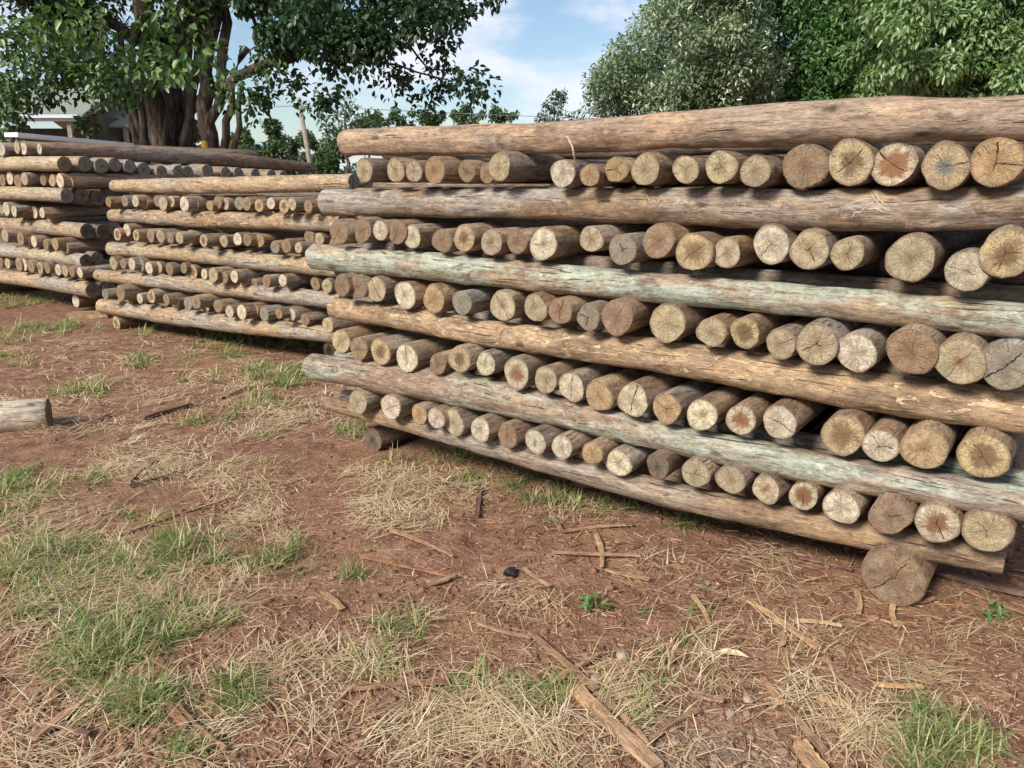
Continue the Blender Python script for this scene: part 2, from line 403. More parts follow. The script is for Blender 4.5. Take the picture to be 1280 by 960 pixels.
def end_on_row(pts, codes, D, row, stack, group, length=3.3, sides=28, jitter=.025, seg=6):
    n = len(pts)
    for i, (px, py, rp) in enumerate(pts):
        k = codes[i % len(codes)]
        c, t = on_plane(px, py, D + random.uniform(-jitter, jitter))
        r = rp * t / F
        if sides < 24: r *= random.uniform(.88, 1.1); c = c + np.array([0, 0, random.uniform(-.012, .008)])
        yaw = random.uniform(-.022, .022)
        d = np.array([EDIR[0] * math.cos(yaw) - EDIR[1] * math.sin(yaw), EDIR[0] * math.sin(yaw) + EDIR[1] * math.cos(yaw), 0])
        ss = np.linspace(0, length * random.uniform(.96, 1.03), seg)
        bend = random.uniform(-.03, .03)
        path = np.array([c + d * s + RDIR * bend * math.sin(math.pi * s / length) for s in ss])
        tp = random.uniform(-.10, .06)
        rad = r * (1 + tp * ss / length)
        col = random.choice(SIDE_COL)
        pr = {'face': k, 'grey': random.uniform(.2, .9) if k in 'gwd' else random.uniform(0, .45), 'green': random.choice([0, 0, 0, 0, 0, .2, .35]), 'peel': random.uniform(0, .35)}
        if random.random() < .05: pr['green'] = .6
        o = pole('timber_pole', path, rad, sides, harmonics(.1), .07 if sides > 20 else .04, props=pr, color=col, cuts=(0,))
        tag(o, '%s pole end, %s in %s of %s' % (LOOK[k], nth(i, n), row, stack), 'pole', group)

def rail(pix, D, label, group, color, props, ext=0.0, cuts=(0, 1), sides=48, seg=120, lump=.085, zoff=0.0, inset=0.0, hs=None, shrink=1.0, shift=0.0):
    """A crosswise pole through picture points (x, y, half thickness) lying in the stack's face plane."""
    P, Rr = [], []
    for px, py, hp in pix:
        c, t = on_plane(px, py, D); P.append(c + EDIR * inset + np.array([0, 0, zoff]) + RDIR * shift); Rr.append(hp * t / F * shrink)
    P = np.array(P); Rr = np.array(Rr)
    s = np.array([(p - P[0]).dot(RDIR) for p in P]); L = s[-1] + ext
    sq = np.linspace(0, L, seg)
    cx = np.array([P[0] + RDIR * q for q in sq])
    z = np.interp(sq, s, P[:, 2]); rr = np.interp(sq, s, Rr)
    if ext: pass
    ker = np.hanning(15); ker /= ker.sum()
    pad = lambda a: np.concatenate([np.full(7, a[0]) , a, np.full(7, a[-1])])
    z2 = np.convolve(pad(z - np.polyval(np.polyfit(sq, z, 1), sq)), ker, 'valid') + np.polyval(np.polyfit(sq, z, 1), sq)
    rr = np.convolve(pad(rr), ker, 'valid')
    cx[:, 2] = z2
    for _ in range(int(L * 2.2)):
        q0 = random.uniform(.1, L); rr = rr * (1 + random.uniform(.02, .07) * np.exp(-((sq - q0) / random.uniform(.03, .07)) ** 2))
    cx += EDIR[None] * (.02 * np.sin(sq * 1.7 + random.uniform(0, 6)))[:, None]
    o = pole('timber_pole', cx, rr, sides, hs or harmonics(.03), lump, props=props, color=color, cuts=cuts, knots=12 if seg > 60 else 5)
    return tag(o, label, 'pole', group)

# ---- nearest stack
S1, S2, S3 = 'the nearest stack', 'the middle stack', 'the left stack'
DE, DR = 2.97, 3.09
E1 = [(455, 213, 15), (494, 213, 15), (517, 214, 14), (543, 213, 17), (583, 214, 13.5), (609, 216, 13), (624, 208, 18), (703, 217, 18), (737, 219, 14.5), (770, 212, 16.5), (806, 212, 20), (857, 212, 18), (901, 209, 21), (944, 214, 20), (1006, 208, 28), (1063, 203, 29), (1117, 206, 27), (1182, 208, 29), (1246, 203, 31)]
E2 = [(423, 290, 16), (453, 288, 15.5), (475, 288, 13), (496, 290, 16), (515, 296, 15), (552, 301, 15.5), (580, 298, 17), (614, 303, 17), (646, 302, 15.5), (679, 305, 21), (739, 299, 17), (778, 312, 20), (823, 301, 22), (867, 315, 25), (908, 316, 19), (964, 306, 24), (1012, 312, 25), (1059, 317, 21), (1138, 323, 30), (1208, 339, 26), (1257, 316, 31)]
E3 = [(427, 357, 14), (446, 359, 15), (470, 362, 17), (506, 369, 18), (542, 374, 18), (577, 379, 15.5), (628, 382, 20), (669, 385, 18), (700, 389, 17), (735, 397, 17), (771, 397, 23), (834, 404, 25), (889, 415, 19.5), (931, 416, 20), (976, 430, 19.5), (1021, 430, 27), (1070, 441, 25), (1139, 439, 30), (1200, 452, 30), (1258, 458, 32)]
E4 = [(426, 427, 16), (448, 436, 15), (475, 440, 17), (508, 448, 19), (547, 455, 14), (574, 449, 18), (607, 455, 15.5), (645, 467, 20), (682, 475, 17.5), (714, 484, 19), (748, 495, 20), (791, 500, 22), (833, 511, 20), (877, 519, 21), (926, 525, 20), (974, 528, 22), (1054, 544, 27), (1100, 557, 22), (1155, 561, 28), (1229, 570, 30)]
E5 = [(447, 503, 16), (488, 509, 17), (524, 518, 13.5), (545, 523, 14), (567, 528, 17.5), (600, 537, 16), (634, 545, 16), (669, 552, 16), (702, 559, 16), (740, 567, 15), (773, 579, 18), (822, 583, 16), (869, 592, 19), (913, 600, 19), (957, 612, 18.5), (1004, 620, 19), (1051, 634, 23), (1112, 645, 25), (1171, 654, 27), (1234, 664, 29)]
C1, C2, C3, C4, C5 = 'aaabbbawooaaaabdhto', 'bbwbwbdabwagbdawaaawd', 'bbawoaaabgbaagdawbsgb'[0:2] + 'awoga' + 'abgbaadaawbsgb'[:13], 'abdwbdwhawowowhwdwod', 'awowawbwwowkaashwbha'
RNAME = ['the top row', 'the second row', 'the third row', 'the fourth row', 'the bottom row']
for row, codes, rn in zip((E1, E2, E3, E4, E5), (C1, C2, C3, C4, C5), RNAME):
    end_on_row(row, codes, DE, rn, S1, 'end-on poles of the nearest stack', sides=32, seg=8)

G1 = 'crosswise poles of the nearest stack'
R1p = [(430, 178, 16), (560, 175, 18), (700, 172, 19.5), (850, 163, 22), (1000, 155, 27.5), (1130, 150, 27), (1280, 148, 26)]
R2p = [(411, 253, 16), (560, 254, 17.5), (700, 255, 19), (850, 258, 22.5), (1000, 262, 25), (1150, 262, 26), (1280, 258, 27)]
R3p = [(393, 321, 16), (550, 333, 17), (700, 348, 18.5), (850, 362, 19), (1050, 380, 20), (1280, 402, 22)]
R4p = [(417, 385, 13), (510, 397, 16), (600, 414, 16.5), (720, 430, 18), (840, 447, 22), (1050, 484, 25), (1150, 500, 26), (1280, 515, 28)]
R5p = [(394, 457, 16), (500, 473, 20), (600, 491, 22), (720, 521, 20), (840, 550, 18.5), (1050, 591, 21), (1150, 606, 21), (1280, 627, 22)]
R6p = [(403, 504, 9), (500, 527, 12), (600, 552, 14), (720, 585, 15), (840, 617, 16), (1050, 662, 18), (1150, 683, 18), (1256, 703, 17)]
r1 = rail(R1p, DR, 'thick reddish brown pole lying along the very top of the nearest stack', G1, (.335, .24, .17), {'peel': .25, 'grey': .3, 'face': 'b'}, ext=.25)
r2 = rail(R2p, DR, 'grey brown crosswise pole with pale scratch marks below the top row of ends', G1, (.26, .185, .125), {'peel': .35, 'grey': .75, 'face': 'b'}, ext=.3)
r3 = rail(R3p, DR - .02, 'greenish crosswise pole right below the second row of ends in the nearest stack', G1, (.3, .225, .16), {'green': .78, 'peel': .3, 'grey': .3, 'face': 'a'}, ext=.25)
r4 = rail(R4p, DR, 'peeled tan crosswise pole with pale flakes below the third row of ends', G1, (.345, .25, .165), {'peel': .95, 'face': 'a'}, ext=.25)
r5 = rail(R5p, DR - .03, 'thick grey pole with green underside below the fourth row of ends', G1, (.28, .205, .155), {'green': .68, 'peel': .25, 'grey': .5, 'face': 'b'}, ext=.25)
r6 = rail(R6p, DR, 'lowest weathered crosswise pole resting on the support logs of the nearest stack', G1, (.27, .19, .125), {'peel': .15, 'grey': .5, 'face': 'b'})
for ins, what in ((.3, 'just behind'), (1.3, 'well behind'), (2.5, 'far behind')):
    rail(R1p, DR, 'top crosswise pole %s the thick reddish brown one of the nearest stack' % what, G1, random.choice(SIDE_COL), {'grey': .4, 'face': 'b'}, ext=.2, inset=ins, zoff=-.03, seg=24, sides=24, shrink=.8)
LAY = ['top row', 'second row', 'third row', 'fourth row', 'bottom row']
for i, (pp, rn) in enumerate(zip((R2p, R3p, R4p, R5p, R6p), LAY)):
    for ins, zo, what in ((.17, .012 if i != 1 else .035, 'directly behind the front pole'), (1.55, 0, 'midway back'), (2.85, 0, 'at the rear')):
        g = .75 if i == 3 and ins < .3 else random.choice([0, 0, .4])
        o = rail(pp, DR, 'crosswise pole %s below the %s of nearest stack' % (what, rn), G1, random.choice(SIDE_COL), {'green': g, 'grey': .4, 'face': 'b'},
                 ext=(.2 if i != 4 else 0), inset=ins, zoff=zo, seg=24, sides=24, shrink=.92, shift=random.uniform(-.06, .06))
# support logs under it
def log_end_on(px, py_ground, r, length, label, group, code, color=(.2, .125, .075), embed=.012, sides=32, squash=None, name='support_log', cat='log'):
    g, t = on_ground(px, py_ground)
    c = g + np.array([0, 0, r - embed + ground_h(g[0], g[1])])
    ss = np.linspace(0, length, 8)
    o = pole(name, np.array([c + EDIR * s for s in ss]), np.full(8, r), sides, harmonics(.04), .05, props={'face': code, 'grey': .2}, color=color, cuts=(0,))
    return tag(o, label, cat, group)
log_end_on(1112, 757, .112, 3.3, 'thick brown cracked support log under the right end of the nearest stack', 'support logs under the stacks', 'b')
log_end_on(466, 561, .072, 3.2, 'dark reddish support log under the left end of the nearest stack', 'support logs under the stacks', 'k', (.11, .06, .04))

# pale scratched marks on the second crosswise pole
def surf_strip(pts_px, width, D, mat, parent, name, lift=.004):
    P = [on_plane(x, y, D)[0] for x, y in pts_px]
    return P
CHALK = mat_simple('scratched_pale_wood', (.46, .36, .26), .9, .35, 60)
def rail_surface(pix, D, px, py):
    """Point on the front of a crosswise pole seen at a pixel: intersect the ray with the round pole."""
    xs = [p[0] for p in pix]; cy = np.interp(px, xs, [p[1] for p in pix]); hp = np.interp(px, xs, [p[2] for p in pix])
    c, t = on_plane(px, cy, D); r = hp * t / F
    d = ray(px, py); d = d / np.linalg.norm(d); w = CAM - c; w = w - RDIR * w.dot(RDIR); dd = d - RDIR * d.dot(RDIR)
    A = dd.dot(dd); B = 2 * dd.dot(w); C = w.dot(w) - (r * 1.005) ** 2; disc = max(B * B - 4 * A * C, 0)
    return CAM + d * ((-B - math.sqrt(disc)) / (2 * A))
def tube_verts(P, r, sides=6):
    P = np.asarray(P, float); V, Fc = [], []
    for i, p in enumerate(P):
        t = P[min(i + 1, len(P) - 1)] - P[max(i - 1, 0)]; t /= np.linalg.norm(t) + 1e-9
        a = np.cross(t, [0, 0, 1]) if abs(t[2]) < .9 else np.cross(t, [1, 0, 0]); a /= np.linalg.norm(a); b = np.cross(t, a)
        ri = r[i] if hasattr(r, '__len__') else r
        for k in range(sides):
            w = 2 * math.pi * k / sides; V.append(p + ri * (math.cos(w) * a + math.sin(w) * b))
    for i in range(len(P) - 1):
        for k in range(sides):
            Fc.append([i * sides + k, i * sides + (k + 1) % sides, (i + 1) * sides + (k + 1) % sides, (i + 1) * sides + k])
    Fc.append(list(range(sides))[::-1]); Fc.append(list(range((len(P) - 1) * sides, len(P) * sides)))
    return V, Fc
def multi_tube(lines, r, sides=6):
    V, Fc = [], []
    for i, P in enumerate(lines):
        v, f = tube_verts(P, r[i] if isinstance(r, list) else r, sides); o = len(V); V += v; Fc += [[q + o for q in g] for g in f]
    return V, Fc
bpy.context.view_layer.update()
from mathutils.bvhtree import BVHTree
def shaft_hit(o, px, py):
    sh = [c for c in o.children if c.name.startswith('shaft')][0]
    bv = BVHTree.FromPolygons([sh.matrix_world @ v.co for v in sh.data.vertices], [list(p.vertices) for p in sh.data.polygons])
    return bv, Vector(ray(px, py)).normalized()
def on_rail_strokes(o, pix, D, strokes, name, r, label):
    bv, _ = shaft_hit(o, 640, 480); lines = []
    for st in strokes:
        ln = []
        for k in range(len(st) - 1):
            for q in (0, .25, .5, .75):
                x = st[k][0] + (st[k + 1][0] - st[k][0]) * q; y = st[k][1] + (st[k + 1][1] - st[k][1]) * q
                h = bv.ray_cast(Vector(CAM), Vector(ray(x, y)).normalized())[0]
                ln.append(np.array(h) if h is not None else rail_surface(pix, D, x, y))
        h = bv.ray_cast(Vector(CAM), Vector(ray(*st[-1])).normalized())[0]
        ln.append(np.array(h) if h is not None else rail_surface(pix, D, *st[-1])); lines.append(ln)
    V, Fc = multi_tube(lines, r, 5)
    inv = o.matrix_world.inverted()
    V = [tuple(inv @ Vector(v)) for v in V]
    c = mesh_obj(name, V, Fc, CHALK, o); c['label'] = label
on_rail_strokes(r2, R2p, DR, [[(806, 255), (809, 243)], [(809, 243), (812, 252), (816, 243), (819, 255)], [(823, 254), (826, 244), (831, 253)], [(826, 249), (829, 249)], [(833, 244), (832, 256)],
    [(925, 240), (923, 255)], [(948, 240), (946, 254)]], 'scratched_marks', .0014, 'pale scratched letter-like strokes')
on_rail_strokes(r2, R2p, DR, [[(1066, 272), (1068, 266), (1076, 265), (1083, 258), (1092, 252)], [(1089, 242), (1094, 250), (1102, 259), (1113, 264)], [(1094, 240), (1100, 250), (1108, 258)],
    [(1056, 258), (1068, 253), (1080, 249), (1090, 248)], [(1084, 262), (1096, 261), (1104, 266)]], 'insect_gallery', .0024, 'pale winding grub channels')
# peeled fibre strip hanging from the top pole
fib = [at_fwd(700, 167, 3.4) - EDIR * 0, at_fwd(709, 172, 3.38), at_fwd(715, 182, 3.37), at_fwd(719, 197, 3.36)]
p_s = rail_surface(R1p, DR, 700, 167); fib = [p_s, p_s + np.array([.03, -.03, -.015]), p_s + np.array([.05, -.04, -.055]), p_s + np.array([.062, -.035, -.105])]
V, Fc = tube_verts(fib, [.004, .004, .005, .006], 5); inv = r1.matrix_world.inverted()
mesh_obj('hanging_fibre', [tuple(inv @ Vector(v)) for v in V], Fc, CHALK, r1)

# ---- middle stack
def z6(l, r=8.4): return [(110 + x * .2656, 180 + y * .2656, r * (1 + .12 * math.sin(x * 1.7))) for x, y in l]
D2E, D2R = 4.42, 4.52
Q1 = z6([(95, 269), (172, 270), (222, 268), (265, 274), (325, 272), (352, 278), (390, 270), (452, 277), (500, 288), (572, 285), (610, 276), (645, 277), (710, 282), (747, 281), (803, 284), (860, 277), (922, 290), (960, 286), (1035, 286), (1078, 288), (1128, 290)])
Q2 = z6([(137, 424), (183, 406), (225, 430), (294, 435), (340, 437), (384, 437), (430, 443), (482, 437), (543, 455), (600, 460), (638, 452), (702, 442), (748, 452), (806, 455), (878, 482), (932, 476), (990, 490), (1040, 442), (1088, 447)])
Q3 = z6([(118, 560), (165, 566), (206, 568), (245, 570), (286, 581), (332, 581), (382, 587), (450, 586), (492, 604), (546, 606), (588, 617), (642, 624), (688, 627), (730, 640), (779, 664), (838, 642), (915, 637), (950, 655), (1068, 656), (1124, 672)])
Q4 = z6([(80, 708), (152, 697), (190, 722), (243, 724), (297, 716), (368, 735), (410, 748), (470, 750), (507, 741), (552, 750), (610, 766), (665, 783), (722, 788), (782, 785), (828, 800), (897, 797), (957, 805), (1020, 823), (1128, 845)])
for row, codes, rn in zip((Q1, Q2, Q3, Q4), ('bgwabahwdobagbdwdabwb', 'hwdbagawdgawbogbaba', 'abwgwabbhwabwdbbwgba', 'gbbwdbwgbabwwagbwba'), ('the top row', 'the second row', 'the third row', 'the bottom row')):
    end_on_row(row, codes, D2E, rn, S2, 'end-on poles of the middle stack', sides=20, jitter=.1)
G2 = 'crosswise poles of the middle stack'
def z6r(l): return [(110 + x * .2656, 180 + y * .2656, h * .2656) for x, y, h in l]
S2R = [z6r([(120, 196, 26), (450, 198, 38), (800, 192, 40), (1245, 178, 38)]), z6r([(108, 335, 28), (500, 352, 38), (800, 362, 38), (1195, 372, 40)]),
       z6r([(118, 492, 32), (430, 515, 34), (800, 556, 40), (1190, 585, 42)]), z6r([(50, 618, 27), (400, 650, 34), (800, 702, 37), (1200, 742, 38)]),
       z6r([(66, 762, 34), (400, 812, 42), (800, 858, 40), (1200, 902, 36)])]
S2L = [('pale peeled crosswise pole along the top of the middle stack', (.36, .27, .18), {'peel': .5, 'grey': .4}),
       ('splintered light crosswise pole below the top row of the middle stack', (.33, .23, .145), {'peel': 1.0}),
       ('crosswise pole with a green tinged right half in the middle stack', (.34, .26, .17), {'green': .42, 'peel': .3}),
       ('warm tan crosswise pole below the third row of the middle stack', (.35, .255, .165), {'peel': .4}),
       ('lowest light crosswise pole of the middle stack just above the grass', (.36, .265, .17), {'peel': .4, 'grey': .3})]
for pp, (lb, c, pr) in zip(S2R, S2L):
    pr['face'] = 'g'; pr['grey'] = .65; rail(pp, D2R, lb, G2, c, pr, sides=28, seg=46)
for i, pp in enumerate(S2R):
    for ins, what in ((.2, 'tucked behind the front pole'), (2.8, 'at the rear')):
        nm = ['topmost layer', 'second layer', 'third layer', 'fourth layer', 'lowest layer'][i]
        rail(pp, D2R, 'crosswise pole %s in the %s of the middle stack' % (what, nm), G2, random.choice(SIDE_COL), {'grey': .5, 'face': 'g'}, inset=ins, seg=14, sides=18, shrink=.9, shift=random.uniform(-.04, .08))
log_end_on(146, 412, .075, 3.2, 'support log under the left end of the middle stack', 'support logs under the stacks', 'd')
log_end_on(412, 447, .08, 3.2, 'support log hidden in grass under the right end of the middle stack', 'support logs under the stacks', 'd')

# ---- left stack
def z5(l, r=8.4): return [(x * .2709, 160 + y * .2709, r * (1 + .1 * math.sin(x * 2.3))) for x, y in l]
D3E, D3R = 4.76, 4.86
T0 = z5([(6, 96), (76, 86), (108, 92)], 8.2)
T1 = z5([(10, 242), (45, 234), (80, 246), (112, 232), (198, 240), (240, 240), (276, 240), (322, 248)])
T2 = z5([(5, 370), (28, 374), (64, 386), (97, 395), (157, 390), (193, 391), (226, 405)], 8)
T3 = z5([(22, 496), (62, 502), (94, 512), (120, 520), (155, 521), (210, 536), (254, 538), (296, 548)], 8.3)
T4 = z5([(2, 620), (34, 626), (86, 630), (110, 632), (142, 640), (183, 644), (217, 646), (268, 655), (298, 657), (330, 662), (368, 668)], 7.8)
for row, codes, rn in zip((T0, T1, T2, T3, T4), ('waw', 'bwbabowo', 'awwhwwd', 'aabawbod', 'babwbdbwab' + 'w'), ('the loose top row', 'the top full row', 'the second full row', 'the third full row', 'the bottom row')):
    end_on_row(row, codes, D3E, rn, S3, 'end-on poles of the left stack', sides=20, jitter=.1)
# long pole lying on top, running back and right
c0, t0 = on_plane(49, 186, D3E + .02); c1 = at_fwd(392, 210, c0[1] + 3.0)
ss = np.linspace(0, 1, 24)
pth = np.array([c0 + (c1 - c0) * s for s in ss]); pth[:, 2] += .03 * np.sin(ss * math.pi)
rad = np.interp(ss, [0, .25, .6, 1], [.066, .098, .1, .07])
tag(pole('timber_pole', pth, rad, 28, harmonics(.03), .09, props={'face': 'w', 'grey': .6, 'peel': .3}, color=(.22, .15, .115), cuts=(0,)),
    'long dark rough pole lying slantwise on top of the left stack', 'pole', 'loose poles on top of the left stack')
G3 = 'crosswise poles of the left stack'
anchor, _ = on_plane(92, 205, D3R)
def right_end_hit(px, py):
    """Depth along EDIR at which a ray meets the vertical plane through the stack's right-hand side."""
    d = ray(px, py); t = anchor.dot(RDIR) / d.dot(RDIR); return CAM + d * t, t
def rail3(px, py, hp, left_py, label, color, pr, L=3.35, k='k', back=0.0):
    c, t = right_end_hit(px, py)
    c = c + RDIR * random.uniform(-.03, .04)
    r = hp * t / F
    ss = np.linspace(0, L, 18)
    path = np.array([c - RDIR * s + np.array([0, 0, .02 * math.sin(s)]) for s in ss])
    o = pole('timber_pole', path, np.full(18, r) * (1 - .05 * ss / L), 22, harmonics(.04), .05, props=dict(pr, face=k), color=color, cuts=(0,))
    tag(o, label, 'pole', G3)
top = [(80, 205, 9.5), (106, 205, 9.5), (125, 207.5, 9.2), (144, 206, 8.6), (161, 208, 8.2), (181.5, 212, 8.8), (200, 214.5, 7.6), (222, 214.5, 7.8), (236, 215, 7.6), (261, 214, 8.4), (282, 216, 7.4), (297, 217, 7.4), (318, 218, 7), (338, 219, 7), (356, 220, 6.6)]
for i, (x, y, h) in enumerate(top):
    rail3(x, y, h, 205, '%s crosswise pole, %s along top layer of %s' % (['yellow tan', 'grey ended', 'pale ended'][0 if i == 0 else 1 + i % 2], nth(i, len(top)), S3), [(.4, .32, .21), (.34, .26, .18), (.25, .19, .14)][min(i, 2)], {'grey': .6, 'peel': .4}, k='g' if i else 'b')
lay = [([(83, 244.5, 8.8), (102, 244.5, 8.8), (124, 248, 9.2)], 'second layer', (.4, .31, .2)), ([(108, 289, 9.5), (127, 289.5, 9), (146, 287, 9)], 'third layer', (.35, .26, .17)),
       ([(106, 326, 8.5), (123, 322.5, 8)], 'fourth layer', (.37, .32, .22)), ([(117, 363, 10), (136, 362, 9)], 'bottom layer', (.36, .27, .17))]
for row, nm, c in lay:
    for i, (x, y, h) in enumerate(row):
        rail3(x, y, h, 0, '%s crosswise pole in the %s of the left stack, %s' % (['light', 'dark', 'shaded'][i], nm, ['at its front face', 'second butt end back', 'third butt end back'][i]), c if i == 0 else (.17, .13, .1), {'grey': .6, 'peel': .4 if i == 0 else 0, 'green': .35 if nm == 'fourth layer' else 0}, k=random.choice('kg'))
    # rear pole that carries the far ends
    c0_, t_ = right_end_hit(row[0][0], row[0][1]); c0_ = c0_ + EDIR * 2.75
    ss = np.linspace(0, 3.3, 8)
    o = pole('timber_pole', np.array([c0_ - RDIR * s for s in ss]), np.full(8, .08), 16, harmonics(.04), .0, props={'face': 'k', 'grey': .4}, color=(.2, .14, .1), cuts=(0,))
    tag(o, 'rear crosswise pole in the %s of the left stack' % nm, 'pole', G3)
log_end_on(96, 388, .083, 3.2, 'support pole under the right end of the left stack, on a plank', 'support logs under the stacks', 'w', embed=-.04, sides=22)
log_end_on(-60, 372, .1, 3.2, 'support log under the left end of the left stack', 'support logs under the stacks', 'w', sides=16)

def bar(name, a, b, w, h, mat, label=None, cat=None, group=None, parent=None, jag=.0, sag=0.0, seg=8, taper=(1, 1), twist=0.0, color=None, props=None):
    """A flat strip of wood or a board from a to b, w wide and h thick, with ragged edges."""
    a, b = np.asarray(a, float), np.asarray(b, float); L = np.linalg.norm(b - a); d = (b - a) / L
    yaw = math.atan2(-d[0], d[1]); pit = math.asin(d[2])
    V, Fc = [], []
    for i in range(seg + 1):
        s = i / seg; k = taper[0] + (taper[1] - taper[0]) * s
        jl, jr = (random.uniform(-jag, jag) for _ in range(2)); off = sag * math.sin(math.pi * s); tw = twist * (s - .5)
        for sx, sz in ((-1, 0), (1, 0), (1, 1), (-1, 1)):
            x = sx * w / 2 * k * (1 + (jl if sx < 0 else jr)); z = h * sz * (1 + random.uniform(-jag, jag) * .5)
            ey = random.uniform(-1, 1) * jag * w * 1.2 if i in (0, seg) else 0
            V.append((x * math.cos(tw) + off, s * L + ey, z + x * math.sin(tw)))
        if i:
            q = (i - 1) * 4
            for k2 in range(4): Fc.append([q + k2, q + (k2 + 1) % 4, q + 4 + (k2 + 1) % 4, q + 4 + k2])
    Fc.append([3, 2, 1, 0][::-1]); Fc.append([seg * 4 + k for k in (0, 1, 2, 3)][::-1])
    o = mesh_obj(name, V, Fc, mat, parent, a, (pit, 0, yaw), smooth=False)
    if color: o.color = (*color, 1)
    for k in ('green', 'peel', 'grey'): o[k] = float((props or {}).get(k, 0))
    if label: tag(o, label, cat, group)
    return o
WHITEB = mat_simple('whitewashed_board', (.82, .82, .8), .6, .1, 5)
bar('white_board', at_fwd(14, 171, 10.4), at_fwd(160, 183.5, 12.4), .2, .05, WHITEB, 'long white board lying behind the dark pole on top of the left stack', 'board')
g0, _ = on_ground(88, 397); 
bar('support_plank', g0 + np.array([0, 0, ground_h(g0[0], g0[1]) - .01]), g0 + np.array([.42, .06, .0]), .16, .07, BARK, 'pale short plank on the soil under the support pole of the left stack', 'plank', jag=.05, color=(.36, .25, .15))

# ------------------------------------------------------------------ loose things on the ground
gl, tl = on_ground(62, 537)
cL = gl + np.array([0, 0, .098]); dv = np.array([-1, -.34, 0]); dv /= np.linalg.norm(dv)
ssl = np.linspace(0, 1.1, 14)
tag(pole('cut_log', np.array([cL + dv * s + np.array([0, 0.02, .0]) for s in ssl]), np.full(14, .1), 30, harmonics(.03), .03, props={'face': 'b', 'grey': .3}, color=(.58, .5, .39), cuts=(0,)),  # brown face colour picked to make the log's end look unlit
    'weathered grey log lying alone on the soil at the left edge of the yard', 'log')

